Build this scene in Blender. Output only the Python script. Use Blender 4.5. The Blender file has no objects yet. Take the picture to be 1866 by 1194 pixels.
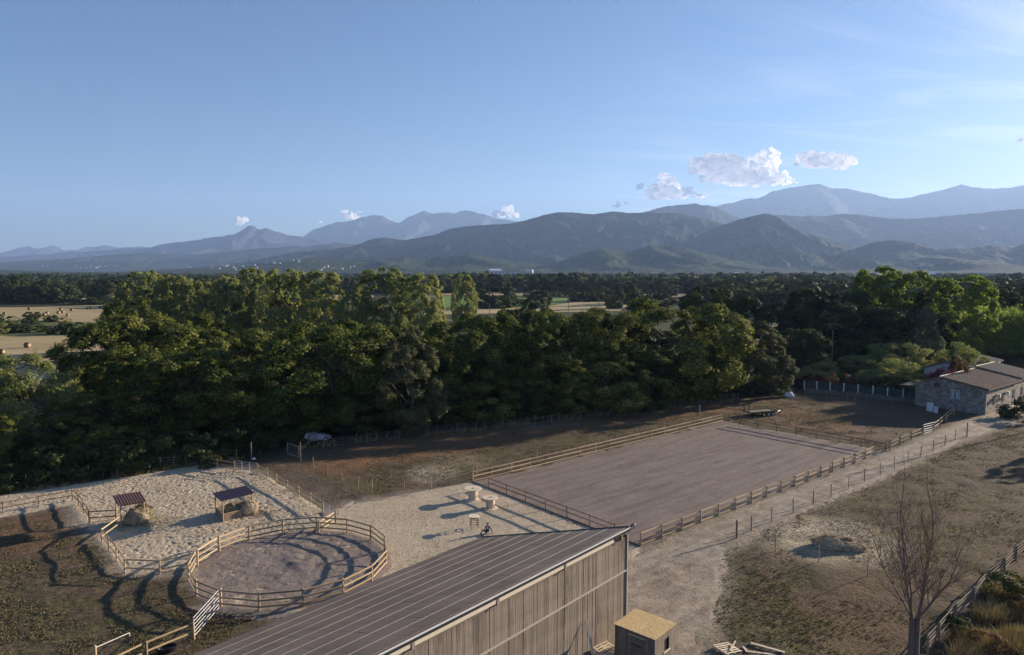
import bpy, math, random
import numpy as np
from mathutils import Vector, Matrix, Euler
R = math.radians
random.seed(7); rng = np.random.default_rng(7)
sc = bpy.context.scene
col = sc.collection

# ------------------------------------------------------------------ camera
F, YH, CH = 1290.0, 490.0, 22.0
PITCH = math.atan((597 - YH) / F)
cam_d = bpy.data.cameras.new('camera'); cam = bpy.data.objects.new('camera', cam_d); col.objects.link(cam)
cam.location = (0, 0, CH); cam.rotation_euler = (math.pi/2 - PITCH, 0, 0)
cam_d.sensor_width = 36; cam_d.lens = 36 * F / 1866
cam_d.clip_start = 0.5; cam_d.clip_end = 90000
sc.camera = cam
# ------------------------------------------------------------------ world, sun, exposure
SUN_AZ, SUN_EL = R(90 - 31.0), R(13.0)          # azimuth clockwise from +Y
w = bpy.data.worlds.new('World'); sc.world = w; w.use_nodes = True
wn, wl = w.node_tree.nodes, w.node_tree.links
wn.clear()
sky = wn.new('ShaderNodeTexSky'); sky.sky_type = 'NISHITA'; sky.sun_disc = False
sky.sun_elevation = SUN_EL; sky.sun_rotation = SUN_AZ; sky.altitude = 100
sky.air_density = 1.0; sky.dust_density = 0.55; sky.ozone_density = 5.0
bg = wn.new('ShaderNodeBackground'); bg.inputs['Strength'].default_value = 0.05
out = wn.new('ShaderNodeOutputWorld')
# thin cirrus on a high plane: direction / height
tc = wn.new('ShaderNodeTexCoord'); sp = wn.new('ShaderNodeSeparateXYZ'); wl.new(tc.outputs['Generated'], sp.inputs[0])
mz = wn.new('ShaderNodeMath'); mz.operation = 'MAXIMUM'; mz.inputs[1].default_value = 0.02; wl.new(sp.outputs['Z'], mz.inputs[0])
dx = wn.new('ShaderNodeMath'); dx.operation = 'DIVIDE'; wl.new(sp.outputs['X'], dx.inputs[0]); wl.new(mz.outputs[0], dx.inputs[1])
dy = wn.new('ShaderNodeMath'); dy.operation = 'DIVIDE'; wl.new(sp.outputs['Y'], dy.inputs[0]); wl.new(mz.outputs[0], dy.inputs[1])
cb = wn.new('ShaderNodeCombineXYZ'); wl.new(dx.outputs[0], cb.inputs[0]); wl.new(dy.outputs[0], cb.inputs[1])
mp0 = wn.new('ShaderNodeMapping'); mp0.inputs['Rotation'].default_value = (0, 0, R(-24)); wl.new(cb.outputs[0], mp0.inputs[0])
mp = wn.new('ShaderNodeMapping'); mp.inputs['Scale'].default_value = (0.30, 1.3, 1); mp.inputs['Location'].default_value = (0.3, 1.7, 0)
wl.new(mp0.outputs[0], mp.inputs[0])
nz = wn.new('ShaderNodeTexNoise'); nz.inputs['Scale'].default_value = 0.8; nz.inputs['Detail'].default_value = 8; nz.inputs['Roughness'].default_value = .62; nz.inputs['Distortion'].default_value = 1.2
wl.new(mp.outputs[0], nz.inputs['Vector'])
cr = wn.new('ShaderNodeValToRGB'); cr.color_ramp.elements[0].position = .46; cr.color_ramp.elements[1].position = .78
wl.new(nz.outputs['Fac'], cr.inputs[0])
mk = wn.new('ShaderNodeTexNoise'); mk.inputs['Scale'].default_value = 0.22; mk.inputs['Detail'].default_value = 2; wl.new(cb.outputs[0], mk.inputs['Vector'])
mr = wn.new('ShaderNodeMapRange'); mr.inputs['From Min'].default_value = .32; mr.inputs['From Max'].default_value = .5; wl.new(mk.outputs['Fac'], mr.inputs[0])
ml = wn.new('ShaderNodeMath'); ml.operation = 'MULTIPLY'; wl.new(cr.outputs[0], ml.inputs[0]); wl.new(mr.outputs[0], ml.inputs[1])
ml2 = wn.new('ShaderNodeMath'); ml2.operation = 'MULTIPLY'; ml2.inputs[1].default_value = .5; az = wn.new('ShaderNodeMapRange'); az.inputs['From Min'].default_value = .5; az.inputs['From Max'].default_value = 2.2; wl.new(dx.outputs[0], az.inputs[0])
ml3 = wn.new('ShaderNodeMath'); ml3.operation = 'MULTIPLY'; wl.new(ml.outputs[0], ml3.inputs[0]); wl.new(az.outputs[0], ml3.inputs[1]); wl.new(ml3.outputs[0], ml2.inputs[0])
mx = wn.new('ShaderNodeMixRGB'); mx.inputs[2].default_value = (9.0, 9.3, 9.8, 1); wl.new(ml2.outputs[0], mx.inputs[0]); wl.new(sky.outputs[0], mx.inputs[1])
tint = wn.new('ShaderNodeMixRGB'); tint.blend_type = 'MULTIPLY'; tint.inputs[0].default_value = 1; tint.inputs[2].default_value = (1.0, .95, .95, 1); wl.new(mx.outputs[0], tint.inputs[1])
wl.new(tint.outputs[0], bg.inputs[0]); wl.new(bg.outputs[0], out.inputs[0])
sd = bpy.data.lights.new('sun', 'SUN'); sd.energy = 5.0; sd.angle = R(0.53); sd.color = (1.0, .83, .64)
so = bpy.data.objects.new('sun', sd); col.objects.link(so)
sdir = Vector((math.sin(SUN_AZ) * math.cos(SUN_EL), math.cos(SUN_AZ) * math.cos(SUN_EL), math.sin(SUN_EL)))
so.rotation_euler = sdir.to_track_quat('Z', 'Y').to_euler(); so.location = (60, 60, 90)
sc.view_settings.view_transform = 'Standard'; sc.view_settings.look = 'None'
sc.view_settings.exposure = 1.54; sc.view_settings.gamma = 1; sc.view_settings.use_curve_mapping = False
sc.cycles.use_denoising = True
sc.cycles.max_bounces = 6; sc.cycles.diffuse_bounces = 3; sc.cycles.transparent_max_bounces = 12
sc.cycles.volume_bounces = 1
HAZE = 5e-5

# ------------------------------------------------------------------ helpers
def ray(px, py):
    u = (px - 933) / F; v = (597 - py) / F; c, s = math.cos(PITCH), math.sin(PITCH)
    return np.array([u, c + v * s, -s + v * c])
def G(px, py, z=0.0):
    d = ray(px, py); t = (z - CH) / d[2]; return np.array([d[0] * t, d[1] * t])
def at(px, py, Y):
    d = ray(px, py); t = Y / d[1]; return d[0] * t, CH + d[2] * t        # x, z
# value noise
def _h(ix, iy, iz, s):
    n = (ix.astype(np.uint64) * np.uint64(73856093)) ^ (iy.astype(np.uint64) * np.uint64(19349663)) ^ (iz.astype(np.uint64) * np.uint64(83492791)) ^ np.uint64(s * 2654435761 % 4294967296)
    n &= np.uint64(0xffffffff)
    n = ((n ^ (n >> np.uint64(16))) * np.uint64(0x45d9f3b)) & np.uint64(0xffffffff)
    n = ((n ^ (n >> np.uint64(16))) * np.uint64(0x45d9f3b)) & np.uint64(0xffffffff)
    return ((n ^ (n >> np.uint64(16))) & np.uint64(0xffff)) / 65535.0
def vnoise(x, y, z=0.0, s=0):
    x, y = np.broadcast_arrays(np.asarray(x, float), np.asarray(y, float)); z = np.broadcast_to(np.asarray(z, float), x.shape)
    ix, iy, iz = np.floor(x).astype(np.int64), np.floor(y).astype(np.int64), np.floor(z).astype(np.int64)
    fx, fy, fz = x - ix, y - iy, z - iz
    fx, fy, fz = [f * f * (3 - 2 * f) for f in (fx, fy, fz)]
    r = 0
    for a in (0, 1):
        for b in (0, 1):
            for c in (0, 1):
                r = r + _h(ix + a, iy + b, iz + c, s) * (fx if a else 1 - fx) * (fy if b else 1 - fy) * (fz if c else 1 - fz)
    return r
def fbm(x, y, z=0.0, o=4, s=0, g=.5):
    r = 0; a = 1; t = 0
    for i in range(o):
        r = r + a * vnoise(x * 2**i + 17.3 * i, y * 2**i - 9.1 * i, z * 2**i, s + i); t += a; a *= g
    return r / t
def sdf(poly, X, Y):
    """signed distance, positive inside"""
    P = np.array(poly); n = len(P); d = np.full(X.shape, 1e9); ins = np.zeros(X.shape, bool)
    for i in range(n):
        a, b = P[i], P[(i + 1) % n]; e = b - a; wx, wy = X - a[0], Y - a[1]
        t = np.clip((wx * e[0] + wy * e[1]) / (e @ e + 1e-12), 0, 1)
        d = np.minimum(d, np.hypot(wx - t * e[0], wy - t * e[1]))
        c = (a[1] > Y) != (b[1] > Y)
        with np.errstate(divide='ignore', invalid='ignore'):
            xx = (b[0] - a[0]) * (Y - a[1]) / (b[1] - a[1] + 1e-12) + a[0]
        ins ^= c & (X < xx)
    return np.where(ins, d, -d)
def sstep(a, b, x):
    t = np.clip((x - a) / (b - a), 0, 1); return t * t * (3 - 2 * t)

def np_mesh(name, V, Fq, smooth=False):
    """V (n,3); Fq (m,k) constant k"""
    V = np.asarray(V, np.float32); Fq = np.asarray(Fq, np.int32); me = bpy.data.meshes.new(name)
    m, k = Fq.shape
    me.vertices.add(len(V)); me.vertices.foreach_set('co', V.ravel())
    me.loops.add(m * k); me.loops.foreach_set('vertex_index', Fq.ravel())
    me.polygons.add(m); me.polygons.foreach_set('loop_start', np.arange(0, m * k, k, dtype=np.int32))
    try: me.polygons.foreach_set('loop_total', np.full(m, k, np.int32))
    except Exception: pass
    if smooth: me.polygons.foreach_set('use_smooth', np.ones(m, bool))
    me.update(calc_edges=True); me.validate()
    return me
class MB:
    def __init__(s): s.v = []; s.f = []
    def add(s, vs, fs):
        o = len(s.v); s.v += [tuple(p) for p in vs]; s.f += [tuple(o + i for i in f) for f in fs]
    def box(s, c, d, M=None):
        c = Vector(c); vs = []
        for z in (-.5, .5):
            for x, y in ((-.5, -.5), (.5, -.5), (.5, .5), (-.5, .5)):
                p = Vector((x * d[0], y * d[1], z * d[2])); p = (M @ p if M else p) + c; vs.append(p)
        s.add(vs, [(3, 2, 1, 0), (4, 5, 6, 7), (0, 1, 5, 4), (1, 2, 6, 5), (2, 3, 7, 6), (3, 0, 4, 7)])
    def tube(s, a, b, r0, r1=None, n=8, cap=True):
        a, b = Vector(a), Vector(b); r1 = r0 if r1 is None else r1; d = (b - a)
        if d.length < 1e-6: return
        q = d.to_track_quat('Z', 'Y'); vs = []
        for p, r in ((a, r0), (b, r1)):
            for i in range(n):
                t = 2 * math.pi * i / n; vs.append(p + q @ Vector((math.cos(t) * r, math.sin(t) * r, 0)))
        fs = [(i, (i + 1) % n, n + (i + 1) % n, n + i) for i in range(n)]
        if cap: fs += [tuple(range(n - 1, -1, -1)), tuple(range(n, 2 * n))]
        s.add(vs, fs)
    def path(s, pts, r, n=6):
        for a, b in zip(pts[:-1], pts[1:]): s.tube(a, b, r, r, n)
    def disc(s, c, r, h, n=24, rb=None):
        s.tube(Vector(c), Vector(c) + Vector((0, 0, h)), r, r if rb is None else rb, n)
    def lathe(s, prof, n=24, c=(0, 0, 0)):
        vs = []; m = len(prof)
        for r, z in prof:
            for i in range(n):
                t = 2 * math.pi * i / n; vs.append((c[0] + r * math.cos(t), c[1] + r * math.sin(t), c[2] + z))
        fs = [(j * n + i, j * n + (i + 1) % n, (j + 1) * n + (i + 1) % n, (j + 1) * n + i) for j in range(m - 1) for i in range(n)]
        s.add(vs, fs)
    def quad(s, *p): s.add(p, [tuple(range(len(p)))])
    def mesh(s, name, bevel=0, smooth=False):
        me = bpy.data.meshes.new(name); me.from_pydata(s.v, [], s.f)
        if smooth:
            for p in me.polygons: p.use_smooth = True
        me.update(); return me
    def build(s, name, mat, parent=None, smooth=False, loc=None):
        return obj(name, s.mesh(name, smooth=smooth), mat, parent, loc)
def obj(name, me, mat=None, parent=None, loc=None, rot=None, scale=None):
    o = bpy.data.objects.new(name, me); col.objects.link(o)
    if mat is not None and me is not None and len(me.materials) == 0: me.materials.append(mat)
    if parent: o.parent = parent
    if loc is not None: o.location = loc
    if rot is not None: o.rotation_euler = rot
    if scale is not None: o.scale = scale
    return o
def tag(o, label=None, cat=None, group=None, kind=None):
    if label: o['label'] = label
    if cat: o['category'] = cat
    if group: o['group'] = group
    if kind: o['kind'] = kind
    return o
def thing(name, label, cat, loc=(0, 0, 0), rz=0.0, group=None):
    o = bpy.data.objects.new(name, None); col.objects.link(o); o.empty_display_size = .3
    o.location = loc; o.rotation_euler = (0, 0, rz)
    return tag(o, label, cat, group)

# ------------------------------------------------------------------ materials
class NT:
    def __init__(s, name):
        s.m = bpy.data.materials.new(name); s.m.use_nodes = True; s.n = s.m.node_tree.nodes; s.l = s.m.node_tree.links
        s.b = s.n['Principled BSDF']; s.out = s.n['Material Output']; s._c = None
    def set(s, i, v):
        if hasattr(v, 'links') or hasattr(v, 'is_linked'): s.l.new(v, i)
        else: i.default_value = v
    def coord(s, kind='Object'):
        if kind == 'World':
            g = s.n.new('ShaderNodeNewGeometry'); return g.outputs['Position']
        t = s.n.new('ShaderNodeTexCoord'); return t.outputs[kind]
    def mapping(s, v, scale=(1, 1, 1), rot=(0, 0, 0)):
        if rot != (0, 0, 0):
            m0 = s.n.new('ShaderNodeMapping'); m0.inputs['Rotation'].default_value = rot; s.l.new(v, m0.inputs[0]); v = m0.outputs[0]; rot = (0, 0, 0)
        m = s.n.new('ShaderNodeMapping'); m.inputs['Scale'].default_value = scale; m.inputs['Rotation'].default_value = rot; s.l.new(v, m.inputs[0]); return m.outputs[0]
    def noise(s, v, scale, detail=4, rough=.55, dist=0):
        n = s.n.new('ShaderNodeTexNoise'); n.inputs['Scale'].default_value = scale; n.inputs['Detail'].default_value = detail
        n.inputs['Roughness'].default_value = rough; n.inputs['Distortion'].default_value = dist; s.l.new(v, n.inputs['Vector']); return n.outputs['Fac']
    def voro(s, v, scale, feat='F1', outp='Distance', rand=1):
        n = s.n.new('ShaderNodeTexVoronoi'); n.feature = feat; n.inputs['Scale'].default_value = scale; n.inputs['Randomness'].default_value = rand
        s.l.new(v, n.inputs['Vector']); return n.outputs[outp]
    def ramp(s, f, stops):
        r = s.n.new('ShaderNodeValToRGB'); e = r.color_ramp.elements
        while len(e) < len(stops): e.new(.5)
        for el, (p, c) in zip(e, stops): el.position = p; el.color = c if len(c) == 4 else (*c, 1)
        s.l.new(f, r.inputs[0]); return r.outputs[0]
    def mix(s, f, a, b, mode='MIX'):
        m = s.n.new('ShaderNodeMixRGB'); m.blend_type = mode
        s.set(m.inputs[0], f)
        for i, q in ((1, a), (2, b)):
            if isinstance(q, tuple): m.inputs[i].default_value = q if len(q) == 4 else (*q, 1)
            else: s.l.new(q, m.inputs[i])
        return m.outputs[0]
    def math(s, op, a, b=0.0, clamp=False):
        m = s.n.new('ShaderNodeMath'); m.operation = op; m.use_clamp = clamp; s.set(m.inputs[0], a); s.set(m.inputs[1], b); return m.outputs[0]
    def mr(s, v, a, b, c=0.0, d=1.0):
        m = s.n.new('ShaderNodeMapRange'); s.l.new(v, m.inputs[0])
        for i, q in enumerate((a, b, c, d)): m.inputs[i + 1].default_value = q
        return m.outputs[0]
    def bump(s, h, strength=.5, dist=.05):
        b = s.n.new('ShaderNodeBump'); b.inputs['Strength'].default_value = strength; b.inputs['Distance'].default_value = dist
        s.l.new(h, b.inputs['Height']); s.l.new(b.outputs[0], s.b.inputs['Normal']); return b
    def fin(s, color=None, rough=.9, metal=0, spec=.3):
        if color is not None:
            if isinstance(color, tuple): s.b.inputs['Base Color'].default_value = color if len(color) == 4 else (*color, 1)
            else: s.l.new(color, s.b.inputs['Base Color'])
        s.set(s.b.inputs['Roughness'], rough); s.b.inputs['Metallic'].default_value = metal
        s.b.inputs['Specular IOR Level'].default_value = spec
        return s.m
def wood(name, a, b, scale=6, stretch=(1, 8, 8), rough=.85, bumpd=.01, rnd=.35, stain=False):
    t = NT(name); c = t.coord(); m = t.mapping(c, stretch); n = t.noise(m, scale, 6, .6, .6)
    base = t.ramp(n, [(.25, a), (.75, b)])
    oi = t.n.new('ShaderNodeObjectInfo'); f = t.mr(oi.outputs['Random'], 0, 1, 1 - rnd, 1 + rnd)
    hs = t.n.new('ShaderNodeHueSaturation'); t.l.new(base, hs.inputs['Color']); t.l.new(f, hs.inputs['Value'])
    colr = hs.outputs[0]
    if stain:
        wc = t.coord('World'); s1 = t.noise(t.mapping(wc, (1.5, 1.5, .22)), 1.0, 6, .7, .4); s2 = t.noise(t.mapping(wc, (5, 5, .5)), 1.0, 5, .7); sp = t.noise(wc, 9, 3, .7)
        colr = t.mix(t.mr(s1, .54, .68, 0, .75), colr, (.045, .034, .028)); colr = t.mix(t.mr(s2, .56, .70, 0, .6), colr, (.06, .045, .035)); colr = t.mix(t.mr(sp, .66, .74, 0, .5), colr, (.42, .37, .31))
    t.bump(n, .4, bumpd); return t.fin(colr, rough)
def plain(name, c, rough=.6, metal=0, spec=.4, var=.15):
    t = NT(name); co = t.coord(); n = t.noise(co, 3.0, 5, .6)
    a = tuple(x * (1 - var) for x in c); b = tuple(min(1, x * (1 + var)) for x in c)
    return t.fin(t.ramp(n, [(.3, a), (.7, b)]), rough, metal, spec)
M = {}
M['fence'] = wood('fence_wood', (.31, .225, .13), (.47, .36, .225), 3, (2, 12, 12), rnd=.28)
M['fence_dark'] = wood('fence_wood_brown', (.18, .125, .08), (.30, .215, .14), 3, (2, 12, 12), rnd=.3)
M['old_wood'] = wood('weathered_wood', (.16, .13, .10), (.30, .25, .19), 3, (2, 12, 12), rnd=.3)
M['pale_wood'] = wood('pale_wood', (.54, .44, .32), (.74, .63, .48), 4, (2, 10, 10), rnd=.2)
M['post'] = wood('post_wood', (.22, .16, .11), (.36, .27, .18), 4, (8, 8, 1.5), rnd=.35)
M['plank'] = wood('barn_plank_wood', (.09, .07, .056), (.33, .28, .23), 3.0, (11, 11, .35), .92, .02, rnd=.16, stain=True)
M['metal'] = plain('galvanised_metal', (.50, .50, .52), .4, .5, .5)
M['white'] = plain('white_paint', (.72, .71, .68), .55)
M['dark'] = plain('dark_metal', (.03, .03, .035), .5, .2)
M['black'] = plain('black_plastic', (.015, .015, .017), .45)
M['tyre'] = plain('rubber', (.02, .02, .02), .85)
M['skin'] = plain('skin', (.45, .26, .18), .6, var=.05)
M['hair'] = plain('dark_hair', (.02, .014, .01), .6)
M['navy'] = plain('navy_cloth', (.02, .03, .07), .9)
M['cloth'] = plain('white_cloth', (.65, .65, .66), .9)
M['green_metal'] = plain('green_paint', (.04, .085, .06), .5)
M['sunbleached2'] = wood('grey_batten', (.30, .27, .23), (.46, .42, .36), 3, (2, 8, 8), rnd=.1)
t = NT('osb_board'); c = t.coord(); v = t.voro(t.mapping(c, (1, 1.6, 1)), 13, 'F1', 'Color'); n = t.noise(c, 1.2, 3)
cc = t.ramp(v, [(.1, (.44, .29, .12)), (.5, (.58, .42, .19)), (.9, (.74, .58, .32))]); cc = t.mix(t.mr(n, .3, .7), cc, t.mix(.5, cc, (.40, .30, .16)))
M['osb'] = t.fin(cc, .8)
def leafmat(name, c1, c2, c3, trans=.28):
    t = NT(name); co = t.coord('World'); geo = t.n.new('ShaderNodeNewGeometry')
    oi = t.n.new('ShaderNodeObjectInfo')
    n = t.noise(co, .35, 3, .6); k = t.math('ADD', t.math('MULTIPLY', n, .55), t.math('MULTIPLY', geo.outputs['Random Per Island'], .45))
    base = t.ramp(k, [(.22, c1), (.5, c2), (.8, c3)])
    hs = t.n.new('ShaderNodeHueSaturation'); t.l.new(base, hs.inputs['Color'])
    t.l.new(t.mr(oi.outputs['Random'], 0, 1, .475, .515), hs.inputs['Hue']); t.l.new(t.mr(oi.outputs['Random'], 0, 1, 1.25, .75), hs.inputs['Value'])
    t.fin(hs.outputs[0], .75, 0, .12)
    tr = t.n.new('ShaderNodeBsdfTranslucent'); t.l.new(t.mix(.75, hs.outputs[0], (.9, 1.0, .4), 'MULTIPLY'), tr.inputs[0])
    ms = t.n.new('ShaderNodeMixShader'); ms.inputs[0].default_value = trans
    t.l.new(t.b.outputs[0], ms.inputs[1]); t.l.new(tr.outputs[0], ms.inputs[2]); t.l.new(ms.outputs[0], t.out.inputs[0])
    return t.m
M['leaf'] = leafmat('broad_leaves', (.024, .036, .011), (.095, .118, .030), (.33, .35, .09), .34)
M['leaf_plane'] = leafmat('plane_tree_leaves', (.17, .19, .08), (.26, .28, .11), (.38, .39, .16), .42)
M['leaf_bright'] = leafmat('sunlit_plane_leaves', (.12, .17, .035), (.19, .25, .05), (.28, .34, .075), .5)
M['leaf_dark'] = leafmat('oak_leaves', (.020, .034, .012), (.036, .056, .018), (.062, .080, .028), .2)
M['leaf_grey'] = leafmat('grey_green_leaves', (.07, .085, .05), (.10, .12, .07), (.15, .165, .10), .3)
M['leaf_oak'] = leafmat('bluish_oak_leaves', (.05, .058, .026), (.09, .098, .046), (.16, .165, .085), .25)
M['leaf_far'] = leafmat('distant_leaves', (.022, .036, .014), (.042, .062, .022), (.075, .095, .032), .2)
M['leaf_red'] = leafmat('red_flowers', (.10, .02, .03), (.22, .035, .06), (.32, .06, .09), .3)
M['leaf_purple'] = leafmat('purple_flowers', (.03, .012, .04), (.06, .02, .09), (.10, .03, .14), .3)
M['leaf_rust'] = leafmat('rusty_leaves', (.09, .045, .025), (.15, .08, .045), (.22, .13, .08), .3)
M['leaf_yellow'] = leafmat('yellow_leaves', (.16, .13, .02), (.24, .20, .03), (.34, .28, .05), .4)
M['cane'] = leafmat('cane_leaves', (.14, .19, .045), (.22, .28, .07), (.32, .37, .11), .45)
M['bark'] = wood('bark', (.06, .045, .03), (.14, .11, .08), 5, (6, 6, 1), rnd=.2)
M['straw'] = leafmat('straw', (.27, .22, .14), (.44, .38, .25), (.64, .57, .41), .0)
M['grass'] = leafmat('grass', (.11, .092, .05), (.19, .155, .09), (.28, .23, .14), .15)
M['grass_green'] = leafmat('green_grass', (.06, .065, .02), (.11, .115, .038), (.18, .17, .06), .2)
M['dry_grass'] = leafmat('dry_tall_grass', (.14, .12, .055), (.30, .235, .12), (.50, .39, .22), .2)
# glass
t = NT('window_glass'); M['glass'] = t.fin((.02, .025, .03), .08, 0, .6)
#__STRUCTURE__
# ------------------------------------------------------------------ ground
def W2(pts, z=0.0): return [tuple(G(x, y, z)) for x, y in pts]
YARD = W2([(-60, 925), (0, 905), (130, 886), (250, 868), (365, 848), (430, 857), (471, 864), (520, 893), (590, 936), (612, 950), (600, 915), (700, 908), (800, 893), (862, 881)])
YARD = W2([(-80, 930), (0, 906), (130, 886), (250, 868), (365, 848), (430, 857), (471, 864), (520, 893), (598, 942), (640, 915), (720, 905), (800, 891), (862, 881), (960, 918), (1060, 957), (1168, 999)]) + \
       [(8.0, 50.5), (6.2, 42.6), (-2.5, 50.0), (-12.5, 43.5)] + W2([(399, 1100), (350, 1040), (292, 1049), (228, 1046), (186, 990), (150, 958), (132, 918), (0, 940), (-80, 957)])
ARENA = [tuple(G(*q)) for q in [(861, 879), (1316, 769), (1613, 823.5), (1167.6, 997)]]
PENC = np.array([-16.32, 50.86]); PENR = 6.95
PEN = [tuple(PENC + PENR * np.array([math.cos(R(-89.5 + 22.5 * k)), math.sin(R(-89.5 + 22.5 * k))])) for k in range(16)]
TRACK = W2([(1142, 1000), (1180, 1003), (1300, 950), (1450, 893), (1620, 828), (1680, 803), (1760, 770), (1830, 745), (1930, 720), (2100, 690), (2100, 712), (1940, 745), (1866, 762), (1760, 798), (1680, 834), (1610, 868), (1520, 907), (1440, 940), (1345, 988), (1312, 1008), (1303, 1070), (1296, 1130), (1280, 1170), (1262, 1240), (1000, 1300), (1000, 1150), (1142, 1120)])
xs = np.arange(-125, 160, .5); ys = np.arange(12, 190, .5)
X, Y = np.meshgrid(xs, ys)
wob = (fbm(X / 3, Y / 3, 0, 4, 5) - .5) * 3.0 + (fbm(X * 1.2, Y * 1.2, 0, 3, 9) - .5) * 1.2
def region(px, soft=1.5, k=1.0):
    return sstep(-soft, soft, sdf(W2(px), X, Y) + wob * k)
green = np.maximum.reduce([
    region([(0, 1030), (150, 1040), (260, 1090), (330, 1150), (170, 1230), (-100, 1230)], 3) * .75,
    region([(640, 872), (760, 855), (860, 830), (1000, 802), (1150, 775), (1180, 785), (960, 832), (860, 862), (740, 872), (690, 905), (640, 893)], 1.2) * .75,
    region([(1290, 1230), (1300, 1110), (1340, 1040), (1450, 1040), (1500, 1110), (1570, 1180), (1560, 1230)], 3, 1.6) * 1.0,
    region([(1540, 890), (1600, 880), (1640, 930), (1580, 950)], 2) * .6,
    region([(1660, 960), (1780, 950), (1800, 1010), (1700, 1030)], 2) * .7,
    region([(560, 850), (640, 885), (690, 905), (650, 905), (560, 862)], .7) * .8,
    region([(1340, 772), (1480, 798), (1600, 822), (1500, 806), (1380, 785)], .8) * .7,
    region([(1720, 900), (1900, 880), (1900, 960), (1760, 940)], 2) * .5])
litter = np.maximum.reduce([
    region([(540, 858), (700, 805), (900, 772), (1150, 742), (1330, 728), (1340, 752), (1150, 772), (1000, 795), (870, 822), (700, 845), (620, 868)], 1.5),
    region([(1340, 745), (1440, 740), (1540, 770), (1640, 800), (1560, 800), (1400, 775)], 1.5) * .45,
    region([(0, 945), (150, 930), (180, 1000), (0, 1020)], 1) * .4,
    region([(1380, 1090), (1600, 1050), (1650, 1200), (1500, 1200)], 3) * .35])
def blob(px, py, rx, ry, soft=.5):
    c = G(px, py); return sstep(1 + soft, 1 - soft, np.hypot((X - c[0]) / rx, (Y - c[1]) / ry) + wob * .18)
sb_ = sstep(.38, .62, fbm(X / 1.1, Y / 1.1, 0, 4, 77, .6))
straw = (.6 + .4 * sb_) * np.maximum.reduce([blob(785, 862, 2.2, 3.0, .6) * .95, blob(1518, 986, 5.0, 4.6, .5) * 1.0, blob(1460, 975, 3, 2.5, .6) * .5, blob(840, 842, 4, 3, .7) * .25])
soil = np.maximum.reduce([region([(1400, 965), (1500, 930), (1560, 950), (1500, 975)], 1) * .8, region([(430, 868), (560, 855), (640, 900), (600, 935), (500, 880)], 1) * .6,
    blob(1620, 1000, 4, 5) * .4, region([(1560, 770), (1690, 790), (1640, 805), (1560, 795)], 1) * .5, region([(1250, 1230), (1300, 1160), (1420, 1170), (1420, 1230)], 1) * .8])
forest_floor_shade = sstep(-2, 2, sdf(W2([(-900, 990), (-200, 930), (0, 897), (130, 880), (365, 842), (480, 842), (545, 822), (600, 812), (740, 792), (1000, 764), (1340, 723), (1480, 716), (1660, 728), (1700, 715), (1990, 672), (3000, 640), (2600, 520), (-900, 520)]), X, Y) + wob * .5)
flat = np.maximum.reduce([sstep(.3, 1.5, sdf(p, X, Y)) for p in (YARD, ARENA, TRACK)] )
rel = (fbm(X / 1.3, Y / 1.3, 0, 4, 3) - .42) * .26 + (fbm(X / 6, Y / 6, 0, 2, 8) - .5) * .2
prox = np.maximum.reduce([sstep(-1.6, .0, sdf(p, X, Y) + wob * .45) for p in (YARD, TRACK)])
edge = np.minimum(1, np.minimum.reduce([X + 125, 159 - X, Y - 12, 189 - Y]) / 6)
Zg = np.clip(rel, -.02, .3) * (1 - flat) * (1 - straw * .3) * edge - .12 * flat
ny, nx = X.shape; idx = np.arange(nx * ny).reshape(ny, nx)
Fq = np.stack([idx[:-1, :-1], idx[:-1, 1:], idx[1:, 1:], idx[1:, :-1]], -1).reshape(-1, 4)
gm = np_mesh('ground', np.stack([X, Y, Zg], -1).reshape(-1, 3), Fq, True)
for nm, chans in (('Ma', (green, litter, straw)), ('Mb', (soil, forest_floor_shade, prox))):
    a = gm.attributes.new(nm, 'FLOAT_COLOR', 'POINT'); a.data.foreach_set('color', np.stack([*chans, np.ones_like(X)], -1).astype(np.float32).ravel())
t = NT('paddock_ground'); c = t.coord('World')
A = t.n.new('ShaderNodeAttribute'); A.attribute_name = 'Ma'; B = t.n.new('ShaderNodeAttribute'); B.attribute_name = 'Mb'
sa = t.n.new('ShaderNodeSeparateColor'); t.l.new(A.outputs['Color'], sa.inputs[0]); sb = t.n.new('ShaderNodeSeparateColor'); t.l.new(B.outputs['Color'], sb.inputs[0])
n1 = t.noise(c, .35, 6, .65); n2 = t.noise(c, 2.2, 6, .7); n3 = t.noise(c, 9, 4, .7)
base = t.ramp(n2, [(.3, (.055, .040, .029)), (.5, (.112, .083, .058)), (.72, (.185, .140, .098))])
base = t.mix(t.mr(n1, .42, .6), base, t.ramp(n2, [(.3, (.05, .042, .025)), (.7, (.135, .108, .067))]))
gr = t.ramp(n2, [(.3, (.05, .048, .024)), (.52, (.10, .094, .045)), (.7, (.17, .155, .075))])
gf = t.math('MULTIPLY', sa.outputs[0], t.mr(t.math('ADD', n1, t.math('MULTIPLY', n2, .7)), .72, .98))
base = t.mix(gf, base, gr)
base = t.mix(t.math('MULTIPLY', sa.outputs[1], t.mr(n2, .3, .55)), base, t.ramp(n3, [(.3, (.11, .06, .035)), (.55, (.21, .12, .065)), (.8, (.34, .22, .13))]))
base = t.mix(t.math('MULTIPLY', sb.outputs[0], t.mr(n2, .2, .5)), base, t.ramp(n3, [(.3, (.10, .08, .065)), (.7, (.19, .155, .125))]))
base = t.mix(t.math('MULTIPLY', sa.outputs[2], t.mr(n3, .35, .6, .4, 1.0)), base, t.ramp(n3, [(.3, (.40, .33, .22)), (.7, (.72, .63, .45))]))
base = t.mix(sb.outputs[1], base, t.ramp(n2, [(.3, (.022, .022, .013)), (.7, (.06, .052, .03))]))  # dark brown forest floor, with the shade under the trees put into its colour
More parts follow.
